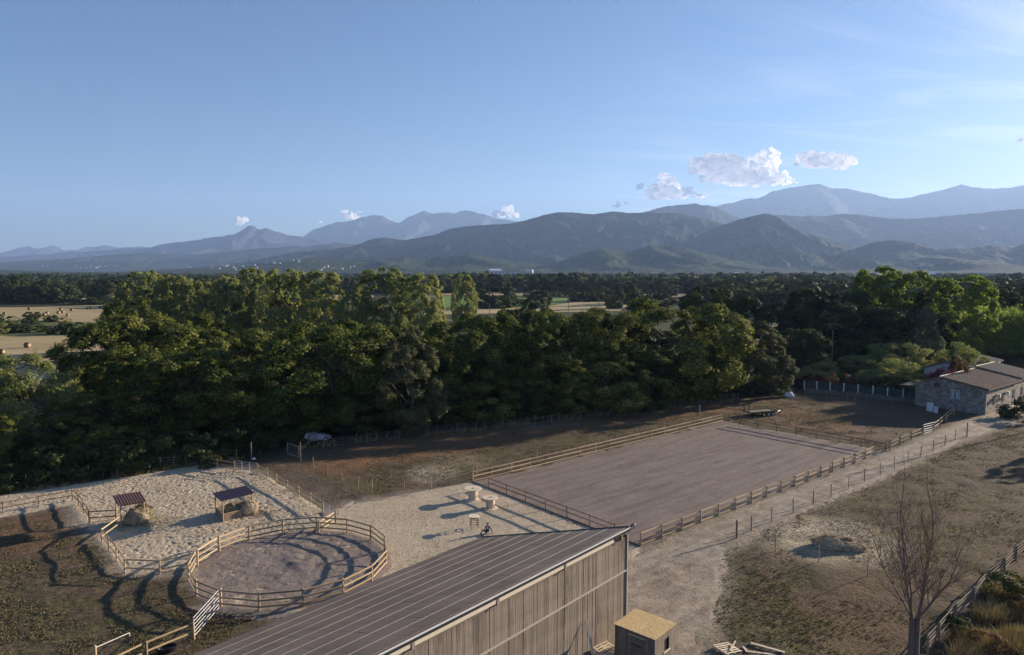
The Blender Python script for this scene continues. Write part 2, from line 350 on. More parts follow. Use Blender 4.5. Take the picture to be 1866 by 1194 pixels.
base = t.mix(t.math('MULTIPLY', sb.outputs[2], t.mr(n3, .3, .6, .35, 1)), base, t.ramp(n3, [(.3, (.20, .17, .13)), (.7, (.38, .33, .26))]))
t.bump(t.math('ADD', n2, t.math('MULTIPLY', n3, .4)), .9, .22)
M['ground'] = t.fin(base, .95, 0, .1)
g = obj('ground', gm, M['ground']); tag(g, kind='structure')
# far valley plain, ring around the near ground
t = NT('valley_plain'); c = t.coord('World'); n1 = t.noise(c, .012, 6, .6); n2 = t.noise(c, .15, 5, .6); v = t.voro(c, .006, 'F1', 'Color')
base = t.ramp(n2, [(.3, (.022, .03, .012)), (.7, (.06, .066, .028))]); base = t.mix(t.mr(n1, .56, .62), base, t.ramp(n2, [(.3, (.16, .14, .07)), (.7, (.24, .20, .11))]))
M['plain'] = t.fin(base, .95, 0, .1)
m = MB(); L = 19000
x0, x1, y0, y1 = -125, 159.5, 12, 189.5
m.add([(-L, -L, -.02), (L, -L, -.02), (L, y0, -.02), (-L, y0, -.02)], [(0, 1, 2, 3)]); m.add([(-L, y1, -.02), (L, y1, -.02), (L, L, -.02), (-L, L, -.02)], [(0, 1, 2, 3)])
m.add([(-L, y0, -.02), (x0, y0, -.02), (x0, y1, -.02), (-L, y1, -.02)], [(0, 1, 2, 3)]); m.add([(x1, y0, -.02), (L, y0, -.02), (L, y1, -.02), (x1, y1, -.02)], [(0, 1, 2, 3)])
tag(m.build('valley_ground', M['plain']), kind='structure')

def sheet(name, poly, res, zfun, mat, jit=.5, top=.03, attr=None):
    P = np.array(poly); x = np.arange(P[:, 0].min() - 1.5, P[:, 0].max() + 1.5, res); y = np.arange(P[:, 1].min() - 1.5, P[:, 1].max() + 1.5, res)
    X, Y = np.meshgrid(x, y); d = sdf(poly, X, Y); q = d + (fbm(X * .8, Y * .8, 0, 5, 21, .7) - .5) * jit * 1.6
    Z = np.clip(q * .14, -.08, 0) + top + zfun(X, Y, d) * sstep(0, .5, q)
    idx = np.arange(X.size).reshape(X.shape); keep = (np.maximum.reduce([Z[:-1, :-1], Z[1:, 1:], Z[:-1, 1:], Z[1:, :-1]]) > -.045) & (d[:-1, :-1] > -1.2)
    Fq = np.stack([idx[:-1, :-1], idx[:-1, 1:], idx[1:, 1:], idx[1:, :-1]], -1)[keep]
    used, inv = np.unique(Fq, return_inverse=True); V = np.stack([X, Y, Z], -1).reshape(-1, 3)[used]
    o = obj(name, np_mesh(name, V, inv.reshape(-1, 4), True), mat); tag(o, kind='structure'); return o
def soilmat(name, a, b, c2, fine=7, bump=.5, dist=.08, streak=None, speck=None, mid=.5):
    t = NT(name); c = t.coord('World'); n1 = t.noise(c, .25, 5, .6); n2 = t.noise(c, 1.6, 6, .7); n3 = t.noise(c, fine, 5, .7)
    base = t.ramp(t.math('ADD', t.math('MULTIPLY', n2, .45), t.math('MULTIPLY', n3, .55)), [(.32, a), (.5, b), (.68, c2)])
    base = t.mix(t.mr(n1, .35, .65, 0, .45), base, t.mix(1.0, base, (.72, .68, .66), 'MULTIPLY'))
    if streak is not None:
        s = t.noise(t.mapping(c, (.12, 1.1, 1), (0, 0, R(-streak))), 1.0, 6, .65, .5); s = t.mr(s, .44, .62, 0, .75)
        base = t.mix(s, base, t.mix(1.0, base, (.66, .62, .62), 'MULTIPLY'))
    if speck is not None:
        s = t.mr(t.noise(c, 13, 3, .8), .60, .68); base = t.mix(t.math('MULTIPLY', s, t.mr(n1, .4, .6)), base, speck)
    t.bump(t.math('ADD', t.math('MULTIPLY', n2, .5), n3), bump, dist); return t.fin(base, .95, 0, .1)
M['gravel'] = soilmat('yard_gravel', (.33, .27, .19), (.47, .395, .285), (.60, .51, .38), 6, .7, .08)
M['arena'] = soilmat('arena_sand', (.175, .142, .122), (.24, .198, .172), (.305, .258, .222), 5, .35, .05, streak=40, speck=(.40, .35, .30))
M['pen'] = soilmat('pen_sand', (.17, .14, .12), (.24, .20, .17), (.31, .265, .225), 4, .7, .09)
M['track'] = soilmat('dirt_track', (.24, .20, .15), (.36, .305, .235), (.47, .405, .32), 5, .6, .09, streak=38)
def z_yard(X, Y, d):
    left = sstep(-14, -20, X + (Y - 60) * .1)
    foot = np.abs(fbm(X * 3.6, Y * 3.6, 0, 3, 31) - .5) * .16
    pits = np.maximum(0, vnoise(X * 4.6, Y * 4.6, 0, 35) * .55 + vnoise(X * 8.3, Y * 8.3, 0, 36) * .45 - .60) * .42
    return foot * (.3 + .4 * left) - pits * (.12 + .8 * left) - .015 + (fbm(X / 3, Y / 3, 0, 3, 33) - .5) * .05
def z_pen(X, Y, d):
    foot = np.maximum(0, .5 - fbm(X * 2.0, Y * 2.0, 0, 3, 41)) * .5
    r = np.hypot(X - PENC[0], Y - PENC[1]); m = fbm(X / 1.2, Y / 1.2, 0, 3, 44)
    return -foot * .25 + (m - .5) * .10 + .10 * np.exp(-((X + 15.5) ** 2 + (Y - 51.5) ** 2) / 3.0) * m * 2
def z_track(X, Y, d):
    u = X * math.cos(R(-40)) - Y * math.sin(R(-40))
    return (fbm(X * .7, Y * .7, 0, 4, 51) - .5) * .14 + np.abs(fbm((X - .8 * Y) * 1.6, (Y + .8 * X) * .25, 0, 3, 52) - .5) * .12 - .03
sheet('gravel_yard', YARD, .085, z_yard, M['gravel'], .5, .05)
def z_arena(X, Y, d): return (fbm(X / 2.5, Y / 2.5, 0, 3, 61) - .5) * .04 + (fbm((X + .6 * Y) * .2, (Y - .6 * X) * 1.6, 0, 3, 62) - .5) * .012
sheet('sand_arena', ARENA, .3, z_arena, M['arena'], .3, .05)
sheet('round_pen_sand', PEN, .10, z_pen, M['pen'], .3, .09)
sheet('dirt_track', TRACK, .2, z_track, M['track'], .8, .05)
# service path behind the brown field, along the wood
PATHB = W2([(960, 778), (1040, 769), (1120, 755), (1210, 743), (1280, 735), (1345, 729), (1400, 725), (1400, 727), (1345, 731.5), (1280, 738.5), (1210, 748), (1120, 761), (1040, 775), (960, 783)])
sheet('woodside_path', PATHB, .35, lambda X, Y, d: 0 * X, soilmat('path_dirt', (.11, .085, .055), (.17, .135, .09), (.25, .20, .14), 3), .4, .09)
# far fields
def field(name, px, mat, h=.06):
    P = W2(px); n = len(P); V = []
    for i in range(n):
        a, b = np.array(P[i]), np.array(P[(i + 1) % n])
        for k in range(6):
            q = a + (b - a) * k / 6; j = (random.random() - .5) * .03 * np.linalg.norm(b - a) / 6; V.append((q[0] + j, q[1] + j * 2, h))
    me = bpy.data.meshes.new(name); me.from_pydata(V, [], [tuple(range(len(V)))]); me.update()
    return tag(obj(name, me, mat), kind='structure')
t = NT('mown_hay'); c = t.coord('World'); n1 = t.noise(c, .04, 4); n2 = t.noise(t.mapping(c, (.03, .5, 1), (0, 0, R(-4))), 1, 5, .6)
base = t.ramp(n2, [(.35, (.27, .21, .10)), (.6, (.48, .38, .21))]); M['hay'] = t.fin(t.mix(t.mr(n1, .45, .62), base, (.36, .29, .15)), .95, 0, .1)
t = NT('green_crop'); c = t.coord('World'); n1 = t.noise(c, .1, 5); M['crop'] = t.fin(t.ramp(n1, [(.3, (.10, .17, .035)), (.7, (.16, .25, .06))]), .9, 0, .1)
t = NT('meadow'); c = t.coord('World'); n1 = t.noise(c, .15, 5); M['meadow'] = t.fin(t.ramp(n1, [(.3, (.07, .09, .03)), (.7, (.16, .16, .07))]), .9, 0, .1)
t = NT('road_surface'); M['road'] = t.fin((.22, .22, .23), .8)
field('hay_field', [(-300, 590), (-200, 562), (60, 560), (215, 555), (330, 562), (420, 580), (300, 592), (60, 584)], M['hay'], .03)
field('hay_field', [(-200, 612), (150, 612), (200, 640), (200, 700), (-200, 705)], M['hay'], .03)
field('meadow_bank', [(-100, 586), (300, 588), (260, 612), (-100, 612)], M['meadow'], .02)
field('hay_field', [(120, 537), (168, 537), (175, 547), (120, 547)], M['hay'])
field('stream', [(140, 548), (190, 540), (260, 543), (260, 551), (190, 546), (150, 553)], M['road'], .08)
field('green_field', [(800, 541), (1045, 543), (1030, 552), (950, 562), (800, 563)], M['crop'])
field('hay_field', [(790, 564), (870, 561), (990, 559), (1060, 549), (1175, 547), (1170, 556), (1130, 567), (980, 570), (790, 574)], M['hay'], .08)
field('hay_field', [(800, 534), (860, 533), (1050, 533), (1275, 535), (1275, 542), (1160, 541), (1050, 539), (800, 538)], M['hay'], .07)
field('hay_field', [(420, 570), (460, 570), (462, 602), (425, 604)], M['hay'], .05)
field('green_field', [(425, 548), (450, 548), (450, 562), (425, 562)], M['crop'], .07)
field('hay_field', [(600, 538), (680, 538), (680, 547), (600, 547)], M['hay'], .07)
for q, (a, b, c_, d_) in enumerate([(700, 505, 90, 1.6), (980, 508, 120, 1.5), (1230, 517, 90, 2.0), (1350, 508, 100, 1.5), (1500, 513, 60, 1.5), (120, 517, 90, 2), (-50, 520, 60, 2)]):
    field('hay_field', [(a, b), (a + c_, b + .4), (a + c_ - 10, b + d_), (a + 5, b + d_)], M['hay'] if q % 2 == 0 else M['meadow'], .1 + .01 * q)

# ------------------------------------------------------------------ mountains
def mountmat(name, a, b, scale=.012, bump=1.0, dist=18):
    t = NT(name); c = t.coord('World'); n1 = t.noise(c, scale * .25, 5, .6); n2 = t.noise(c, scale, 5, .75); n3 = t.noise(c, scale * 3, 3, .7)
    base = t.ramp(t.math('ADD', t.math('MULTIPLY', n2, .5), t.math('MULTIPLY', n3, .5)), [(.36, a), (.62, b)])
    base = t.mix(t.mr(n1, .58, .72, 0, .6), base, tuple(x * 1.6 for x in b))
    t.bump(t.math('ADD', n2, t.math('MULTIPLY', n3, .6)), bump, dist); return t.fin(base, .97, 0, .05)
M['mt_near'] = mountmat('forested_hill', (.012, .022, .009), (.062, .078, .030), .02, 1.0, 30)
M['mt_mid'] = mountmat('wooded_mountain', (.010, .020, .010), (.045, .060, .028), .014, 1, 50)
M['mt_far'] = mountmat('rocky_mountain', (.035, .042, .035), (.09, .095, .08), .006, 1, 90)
def mrange(name, pts, Rk, Wf, mat, seed=0, spur=.5, lam=.06, back=.35, cols=560, rows=56, ext=True, rug=.012, base=None, pw=1.25):
    """a range with its crest at the given heights; its front falls to the plain Wf*R nearer, cut by spurs and gullies"""
    Rk = Rk * 1000.0; back = min(back, 19700 / Rk - 1); px = np.array([p[0] for p in pts], float); py = np.array([p[1] for p in pts], float)
    gx = np.linspace(px[0], px[-1], cols); cy = np.interp(gx, px, py); hc = (YH - cy) / F * Rk
    hc = hc + (fbm(gx / 14, 0 * gx, seed, 4, seed) - .5) * rug * Rk * .25 * np.clip(hc / (.03 * Rk), .1, 1)
    s = np.linspace(0, 1, rows)[:, None]; sb = np.linspace(0, 1, 14)[1:, None]
    yr = np.vstack([Rk * (1 - Wf * (1 - s)), Rk * (1 + back * sb)]) + 0 * gx[None]
    x = (gx[None] - 933) / F * Rk * (.55 + .45 * yr / Rk)
    l = lam * Rk; wx = x / l + (fbm(x / l / 2, yr / l / 2, 0, 3, seed + 7) - .5) * 2.0; wy = yr / l * .55 + (fbm(x / l, yr / l, 0, 2, seed + 9) - .5)
    rid = 1 - np.abs(2 * fbm(wx, wy, 0, 5, seed + 3, .48) - 1) * 1.9
    fine = fbm(x / l * 5, yr / l * 5, 0, 5, seed + 13, .6) - .5
    S = np.vstack([s, 1 - sb]) + 0 * gx[None]
    P = S ** pw
    gul = spur * (1 - rid) * np.sin(np.pi * np.clip(S, 0, 1) ** .8) ** .7
    Z = hc[None] * (P * (1 - gul * .85) + .25 * spur * np.clip(rid - .55, 0, 1) * np.sin(np.pi * S)) + fine * hc[None] * .10 * np.sin(np.pi * np.clip(S, 0.02, .98))
    Z = np.where(S <= 0, -3, Z); Z[rows - 1] = hc; Z = np.maximum(Z, -3)
    n, mcols = Z.shape; idx = np.arange(n * mcols).reshape(n, mcols)
    Fq = np.stack([idx[:-1, :-1], idx[:-1, 1:], idx[1:, 1:], idx[1:, :-1]], -1).reshape(-1, 4)
    o = obj(name, np_mesh(name, np.stack([x, yr, Z], -1).reshape(-1, 3), Fq, True), mat); return tag(o, kind='structure')
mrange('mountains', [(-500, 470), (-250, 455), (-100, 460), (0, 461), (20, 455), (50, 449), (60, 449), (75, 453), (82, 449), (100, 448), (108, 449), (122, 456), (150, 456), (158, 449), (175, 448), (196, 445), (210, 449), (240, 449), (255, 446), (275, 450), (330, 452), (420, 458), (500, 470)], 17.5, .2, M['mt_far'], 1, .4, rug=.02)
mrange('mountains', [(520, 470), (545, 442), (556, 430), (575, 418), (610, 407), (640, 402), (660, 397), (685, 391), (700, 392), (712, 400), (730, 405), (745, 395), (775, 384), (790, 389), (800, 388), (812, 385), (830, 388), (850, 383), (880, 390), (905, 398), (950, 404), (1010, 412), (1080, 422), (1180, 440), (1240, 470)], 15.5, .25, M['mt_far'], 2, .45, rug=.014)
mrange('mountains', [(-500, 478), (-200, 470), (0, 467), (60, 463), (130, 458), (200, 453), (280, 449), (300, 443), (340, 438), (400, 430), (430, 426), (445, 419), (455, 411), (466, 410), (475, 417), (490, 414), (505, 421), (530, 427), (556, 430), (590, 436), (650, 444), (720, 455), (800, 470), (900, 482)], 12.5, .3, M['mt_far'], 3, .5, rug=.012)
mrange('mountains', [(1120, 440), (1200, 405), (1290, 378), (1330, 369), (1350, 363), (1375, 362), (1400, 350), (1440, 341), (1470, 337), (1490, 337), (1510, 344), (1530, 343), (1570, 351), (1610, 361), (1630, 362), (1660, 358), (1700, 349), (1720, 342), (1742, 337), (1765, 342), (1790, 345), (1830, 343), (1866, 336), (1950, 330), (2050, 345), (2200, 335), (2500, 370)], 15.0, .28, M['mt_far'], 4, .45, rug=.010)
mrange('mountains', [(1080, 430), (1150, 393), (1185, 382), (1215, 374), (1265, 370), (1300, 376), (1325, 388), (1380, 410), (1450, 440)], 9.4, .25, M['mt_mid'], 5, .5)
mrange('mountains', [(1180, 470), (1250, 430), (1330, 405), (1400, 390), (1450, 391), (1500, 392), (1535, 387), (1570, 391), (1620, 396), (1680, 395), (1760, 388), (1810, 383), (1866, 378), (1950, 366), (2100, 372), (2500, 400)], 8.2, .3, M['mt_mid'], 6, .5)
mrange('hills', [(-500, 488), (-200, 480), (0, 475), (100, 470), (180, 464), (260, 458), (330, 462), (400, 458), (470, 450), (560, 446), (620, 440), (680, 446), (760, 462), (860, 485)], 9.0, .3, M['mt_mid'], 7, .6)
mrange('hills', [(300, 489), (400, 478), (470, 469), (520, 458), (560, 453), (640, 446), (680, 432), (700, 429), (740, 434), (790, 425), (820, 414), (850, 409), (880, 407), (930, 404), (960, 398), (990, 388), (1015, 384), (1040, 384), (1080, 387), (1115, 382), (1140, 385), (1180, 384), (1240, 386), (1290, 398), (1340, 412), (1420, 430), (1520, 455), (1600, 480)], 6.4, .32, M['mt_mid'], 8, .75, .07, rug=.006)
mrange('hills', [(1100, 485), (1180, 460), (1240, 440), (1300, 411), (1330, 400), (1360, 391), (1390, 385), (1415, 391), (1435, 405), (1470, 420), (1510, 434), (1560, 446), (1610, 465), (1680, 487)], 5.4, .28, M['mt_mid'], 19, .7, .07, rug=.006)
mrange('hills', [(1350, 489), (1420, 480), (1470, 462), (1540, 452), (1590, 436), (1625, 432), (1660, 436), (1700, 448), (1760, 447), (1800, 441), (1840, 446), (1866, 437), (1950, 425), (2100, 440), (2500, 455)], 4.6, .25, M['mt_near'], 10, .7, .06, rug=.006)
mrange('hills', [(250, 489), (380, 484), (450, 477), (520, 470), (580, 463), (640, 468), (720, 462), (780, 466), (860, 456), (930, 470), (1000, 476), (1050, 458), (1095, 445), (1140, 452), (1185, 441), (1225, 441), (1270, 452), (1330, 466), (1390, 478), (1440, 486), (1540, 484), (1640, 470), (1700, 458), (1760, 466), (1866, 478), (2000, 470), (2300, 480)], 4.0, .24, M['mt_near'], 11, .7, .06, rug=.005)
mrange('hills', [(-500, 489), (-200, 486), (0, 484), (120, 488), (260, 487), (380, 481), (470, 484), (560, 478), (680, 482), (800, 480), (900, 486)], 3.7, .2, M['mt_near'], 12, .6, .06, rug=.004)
# ------------------------------------------------------------------ clouds, beyond the haze
t = NT('cloud_vapour'); c = t.coord('World')
t.fin((.93, .93, .94), 1, 0, 0); tr = t.n.new('ShaderNodeBsdfTranslucent'); tr.inputs[0].default_value = (.95, .95, .96, 1)
ms = t.n.new('ShaderNodeMixShader'); ms.inputs[0].default_value = .8; t.l.new(t.b.outputs[0], ms.inputs[1]); t.l.new(tr.outputs[0], ms.inputs[2])
n = t.noise(c, .004, 6, .75); tp = t.n.new('ShaderNodeBsdfTransparent'); m2 = t.n.new('ShaderNodeMixShader'); m2.inputs[0].default_value = 1.0
t.l.new(tp.outputs[0], m2.inputs[1]); t.l.new(ms.outputs[0], m2.inputs[2]); t.l.new(m2.outputs[0], t.out.inputs[0]); M['cloud'] = t.m
import bmesh
def ico(sub):
    b = bmesh.new(); bmesh.ops.create_icosphere(b, subdivisions=sub, radius=1); V = np.array([v.co[:] for v in b.verts]); Fc = np.array([[v.index for v in f.verts] for f in b.faces]); b.free(); return V, Fc
ICO3, ICO2, ICO1 = ico(3), ico(2), ico(1)
def cloud(name, label, lobes, Yd, seed, dens=46):
    """lobes: (px, py, rx, ry) in photo pixels, made at distance Yd"""
    r = np.random.default_rng(seed); Vs, Fs, o = [], [], 0; k = Yd / F
    for (cx, cy, rx, ry) in lobes:
        ry *= 1.2
        X0, Z0 = at(cx, cy, Yd)
        nn = int(dens * max(.3, rx * ry / 500))
        for i in range(nn):
            d = r.normal(size=3); d /= np.linalg.norm(d); u = r.random() ** .5
            p = np.array([X0 + d[0] * u * rx * k, Yd + d[1] * u * rx * k, Z0 + max(-.55, d[2]) * u * ry * k])
            rr = r.uniform(.34, .62) * min(rx, ry) * k * (1.2 - .6 * u)
            V, Fc = ICO3 if rr > 3.2 * k else ICO2
            nrm = V; q = p + V * rr * np.array([1.15, 1, .85]); dsp = fbm(q[:, 0] / (5 * k), q[:, 1] / (5 * k), q[:, 2] / (5 * k), 3, seed) - .45
            q = q + nrm * (dsp * rr * 1.1)[:, None]; Vs.append(q); Fs.append(Fc + o); o += len(V)
    tmp = obj(name + '_tmp', np_mesh(name, np.vstack(Vs), np.vstack(Fs), True), M['cloud'])
    md = tmp.modifiers.new('r', 'REMESH'); md.mode = 'VOXEL'; md.voxel_size = 1.6 * k; md.use_smooth_shade = True
    dg = bpy.context.evaluated_depsgraph_get(); me = bpy.data.meshes.new_from_object(tmp.evaluated_get(dg)); me.name = name
    V = np.empty(len(me.vertices) * 3, np.float32); me.vertices.foreach_get('co', V); V = V.reshape(-1, 3).astype(float)
    N = np.empty(len(V) * 3, np.float32); me.vertices.foreach_get('normal', N); N = N.reshape(-1, 3)
    q = V / (9 * k); V += N * ((fbm(q[:, 0], q[:, 1], q[:, 2], 4, seed + 3, .62) - .5) * 3.0 * k * min(1, max(a[3] for a in lobes) / 12))[:, None]
    me.vertices.foreach_set('co', V.astype(np.float32).ravel()); me.update(); bpy.data.objects.remove(tmp)
    me.materials.clear(); ob = obj(name, me, M['cloud']); tag(ob, label, 'cloud', 'small clouds over the mountains'); return ob
cloud('cloud', 'largest white cumulus cloud, broad based, left of the highest right-hand peak', [(1290, 305, 38, 16), (1320, 308, 40, 20), (1350, 318, 48, 18), (1390, 326, 50, 12), (1430, 331, 36, 6), (1275, 298, 18, 10), (1300, 322, 34, 10)], 24000, 1)
cloud('cloud', 'small puffy cloud touching the top right of the largest cloud', [(1398, 285, 20, 12), (1385, 291, 24, 8), (1408, 298, 14, 10), (1410, 312, 12, 8)], 24500, 2)
cloud('cloud', 'flat elongated grey-white cloud standing alone furthest right', [(1470, 292, 24, 12), (1500, 293, 34, 14), (1535, 296, 24, 13), (1475, 281, 10, 7)], 23500, 3)
cloud('cloud', 'wedge shaped white cloud with a tall head and a long tail to the right', [(1215, 335, 20, 14), (1208, 350, 28, 14), (1240, 352, 30, 10), (1268, 357, 26, 6), (1200, 360, 22, 6)], 24000, 4)
cloud('cloud', 'white cloud rising behind the end of the long jagged far ridge', [(925, 382, 12, 10), (915, 390, 22, 8), (935, 393, 14, 6)], 22500, 5)
cloud('cloud', 'low ragged cloud above the left shoulder of the jagged far ridge', [(630, 392, 20, 7), (645, 396, 20, 6), (655, 387, 10, 3)], 22500, 6)
cloud('cloud', 'tiny cloud just left above the two-horned peak', [(441, 402, 12, 7), (436, 407, 12, 5)], 22500, 7)
cloud('cloud', 'tiny cloud scrap left of the wedge shaped cloud, the upper one', [(1166, 341, 9, 6), (1178, 339, 5, 2)], 23000, 8)
cloud('cloud', 'tiny cloud sitting on the rounded hill crest, lowest of the scraps', [(1126, 374, 11, 5), (1140, 370, 8, 2)], 22500, 9)
cloud('cloud', 'bright cloud scrap at the right edge of the sky', [(1862, 256, 9, 4)], 23500, 10)
cloud('cloud', 'smallest faint cloud scrap right of the two-horned peak', [(583, 405, 6, 2.5)], 22500, 11)
# ------------------------------------------------------------------ haze
m = MB(); m.box((0, 0, 1000 - 4), (40000, 40000, 2010)); ho = m.build('haze', None)
hm = bpy.data.materials.new('haze'); hm.use_nodes = True; hn = hm.node_tree.nodes; hn.clear(); ho.data.materials.append(hm)
pv = hn.new('ShaderNodeVolumePrincipled'); pv.inputs['Color'].default_value = (.40, .60, 1.0, 1); pv.inputs['Density'].default_value = HAZE; pv.inputs['Anisotropy'].default_value = .2
hout = hn.new('ShaderNodeOutputMaterial'); hm.node_tree.links.new(pv.outputs[0], hout.inputs['Volume']); tag(ho, kind='stuff')
#__TREES__
# ------------------------------------------------------------------ tree meshes
def leaf_quads(P, N, size, r, bend=.0):
    """a kite shaped leaf cluster at each P facing N"""
    n = len(P); N = N / (np.linalg.norm(N, axis=1, keepdims=True) + 1e-9)
    u = np.cross(N, r.normal(size=(n, 3))); u /= (np.linalg.norm(u, axis=1, keepdims=True) + 1e-9); v = np.cross(N, u)
    s = (size * r.uniform(.6, 1.35, n))[:, None]
    V = np.stack([P - u * s, P + v * s * .62 + N * s * .18, P + u * s, P - v * s * .62 + N * s * .18], 1).reshape(-1, 3)
    return V, np.arange(4 * n).reshape(-1, 4)
ENV = {
    'broad': lambda t: .5 * np.sqrt(np.clip(1 - ((t - .50) / .52) ** 2, 0, 1)) ** .8,
    'tall': lambda t: .5 * np.clip(np.sin(np.pi * np.clip(t, 0, 1) ** .85), 0, 1) ** .55,
    'plane': lambda t: .5 * np.clip(np.sin(np.pi * (.06 + .94 * np.clip(t, 0, 1) ** .95)), 0, 1) ** .38,
    'dome': lambda t: .5 * np.sqrt(np.clip(1 - (np.clip(t - .12, 0, 1) / .9) ** 2, 0, 1)),
    'umbrella': lambda t: .5 * np.sqrt(np.clip(1 - ((t - .45) / .56) ** 2, 0, 1)) ** .6,
    'cone': lambda t: .5 * np.clip(1 - t, 0, 1) ** .75 * np.clip(t / .06, 0, 1),
}
def crown(name, seed, env, H, Wd, nl, nleaf, leaf, lr=(.12, .2), flat=.72, z0=.0, rough=.35, shell=.6):
    r = np.random.default_rng(seed); e = ENV[env]
    t = r.random(nl * 3) * .96 + .02; keep = r.random(nl * 3) < (e(t) / .5 + .15); t = t[keep][:nl]; n = len(t)
    a = r.random(n) * 2 * np.pi; rad = e(t) * (shell + (1 - shell) * r.random(n) ** .5)
    rad *= 1 + rough * (vnoise(np.cos(a) * 1.4 + 9, np.sin(a) * 1.4 + 5, t * 3 + seed) * 2 - 1)
    C = np.stack([np.cos(a) * rad * Wd, np.sin(a) * rad * Wd, (z0 + (1 - z0) * t) * H], 1)
    LR = r.uniform(*lr, n) * Wd
    C[:, 2] = np.minimum(C[:, 2], H - LR * flat * .8); C[:, 2] = np.maximum(C[:, 2], LR * flat * .6 + z0 * H)
    pr = LR ** 2; li = r.choice(n, nleaf, p=pr / pr.sum())
    outw = C.copy(); outw[:, 2] = (C[:, 2] - H * .42) * .8; outw /= np.linalg.norm(outw, axis=1, keepdims=True) + 1e-9
    d = r.normal(size=(nleaf, 3)); d /= np.linalg.norm(d, axis=1, keepdims=True); d = d + .8 * outw[li] + np.array([0, 0, .25]); d /= np.linalg.norm(d, axis=1, keepdims=True)
    sub = fbm(d[:, 0] * 3.2 + li * 3.1, d[:, 1] * 3.2, d[:, 2] * 3.2, 3, seed)          # lumps are themselves lumpy
    rr = LR[li] * (.25 + 1.45 * sub) * (1 - .4 * r.random(nleaf) ** 1.6)
    P = C[li] + d * rr[:, None] * np.array([1, 1, flat])
    N = d * 1.2 + r.normal(size=(nleaf, 3)) * .42 + np.array([0, 0, .15])
    V, Fq = leaf_quads(P, N, leaf, r); return np_mesh(name, V, Fq)
def trunk_mesh(name, seed, H, Wd, r0=.3, top=.7, limbs=7, z1=.25):
    r = random.Random(seed); m = MB(); p = Vector((0, 0, -.3)); pts = [p]; k = 6
    for i in range(1, k + 1):
        p = Vector((r.uniform(-.03, .03) * H, r.uniform(-.03, .03) * H, H * top * i / k)); pts.append(p)
    for i in range(k): m.tube(pts[i], pts[i + 1], r0 * (1 - i / (k + 1)) * (1.3 if i == 0 else 1), r0 * (1 - (i + 1) / (k + 1)), 7, False)
    for j in range(limbs):
        f = z1 + (top - z1) * j / limbs; b = pts[0].lerp(pts[-1], min(1, f / top)); a = r.random() * 6.28
        q = b + Vector((math.cos(a) * Wd * .2, math.sin(a) * Wd * .2, H * .12)); e = q + Vector((math.cos(a) * Wd * .16, math.sin(a) * Wd * .16, H * .12))
        m.tube(b, q, r0 * .42, r0 * .25, 5, False); m.tube(q, e, r0 * .25, r0 * .08, 5, False)
    return m.mesh(name)
KIND = {}      # kind -> list of (crown mesh, trunk mesh, H, W)
def addkind(k, mat, n, env, H, Wd, nl, nleaf, leaf, r0=.3, **kw):
    KIND[k] = []
    tk = {q: kw.pop(q) for q in ('top', 'limbs', 'z1') if q in kw}
    for i in range(n):
        s = hash((len(KIND), i)) % 1000 + 11
        cm = crown('crown', s, env, H, Wd, nl, nleaf, leaf, **kw); cm.materials.append(M[mat])
        tm = trunk_mesh('trunk', s, H, Wd, r0, **tk); tm.materials.append(M['bark']); KIND[k].append((cm, tm, H, Wd))
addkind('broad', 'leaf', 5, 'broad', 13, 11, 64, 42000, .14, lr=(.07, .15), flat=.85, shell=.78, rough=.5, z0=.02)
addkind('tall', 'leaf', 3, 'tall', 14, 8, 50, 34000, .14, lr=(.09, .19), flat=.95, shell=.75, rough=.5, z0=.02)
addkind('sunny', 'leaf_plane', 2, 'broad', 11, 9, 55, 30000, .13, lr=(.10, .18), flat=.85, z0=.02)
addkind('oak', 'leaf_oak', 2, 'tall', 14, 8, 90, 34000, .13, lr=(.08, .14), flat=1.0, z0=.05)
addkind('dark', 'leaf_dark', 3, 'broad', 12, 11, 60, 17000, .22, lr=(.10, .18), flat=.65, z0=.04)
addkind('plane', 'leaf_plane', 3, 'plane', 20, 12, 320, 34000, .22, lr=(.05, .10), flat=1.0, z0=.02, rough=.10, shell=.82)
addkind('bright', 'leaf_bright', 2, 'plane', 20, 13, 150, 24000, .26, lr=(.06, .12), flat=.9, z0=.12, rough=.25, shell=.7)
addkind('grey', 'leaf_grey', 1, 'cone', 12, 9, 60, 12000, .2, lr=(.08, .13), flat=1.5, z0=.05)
addkind('mid', 'leaf_far', 4, 'broad', 11, 12, 40, 4200, .45, lr=(.13, .22), flat=.7)
addkind('midlight', 'leaf_plane', 2, 'plane', 14, 10, 40, 4200, .45, lr=(.13, .2), flat=.8)
addkind('garden', 'leaf_plane', 3, 'dome', 6, 8, 45, 18000, .12, lr=(.12, .2), flat=.55, z0=.15, r0=.15)
addkind('pine', 'leaf_dark', 1, 'umbrella', 9, 9, 60, 12000, .17, lr=(.10, .15), flat=.6, z0=.35, rough=.1, r0=.22)
addkind('bush', 'leaf_dark', 2, 'dome', 2.5, 3.5, 22, 3000, .13, lr=(.16, .26), r0=.05, top=.5)
addkind('bushlight', 'grass_green', 2, 'dome', 2.0, 2.6, 20, 2600, .10, lr=(.16, .26), r0=.04, top=.5)
addkind('red', 'leaf_red', 1, 'dome', 3, 4, 24, 4000, .10, lr=(.16, .24), r0=.06, top=.5)
addkind('purple', 'leaf_purple', 1, 'dome', 3, 4, 24, 4000, .10, lr=(.16, .24), r0=.06, top=.5)
addkind('rust', 'leaf_rust', 2, 'dome', 3, 4, 24, 4000, .11, lr=(.16, .24), r0=.06, top=.5)
addkind('cypress', 'leaf_dark', 1, 'cone', 7, 1.5, 40, 5000, .10, lr=(.3, .5), flat=1.6, rough=.05, r0=.08)
NTREE = 0
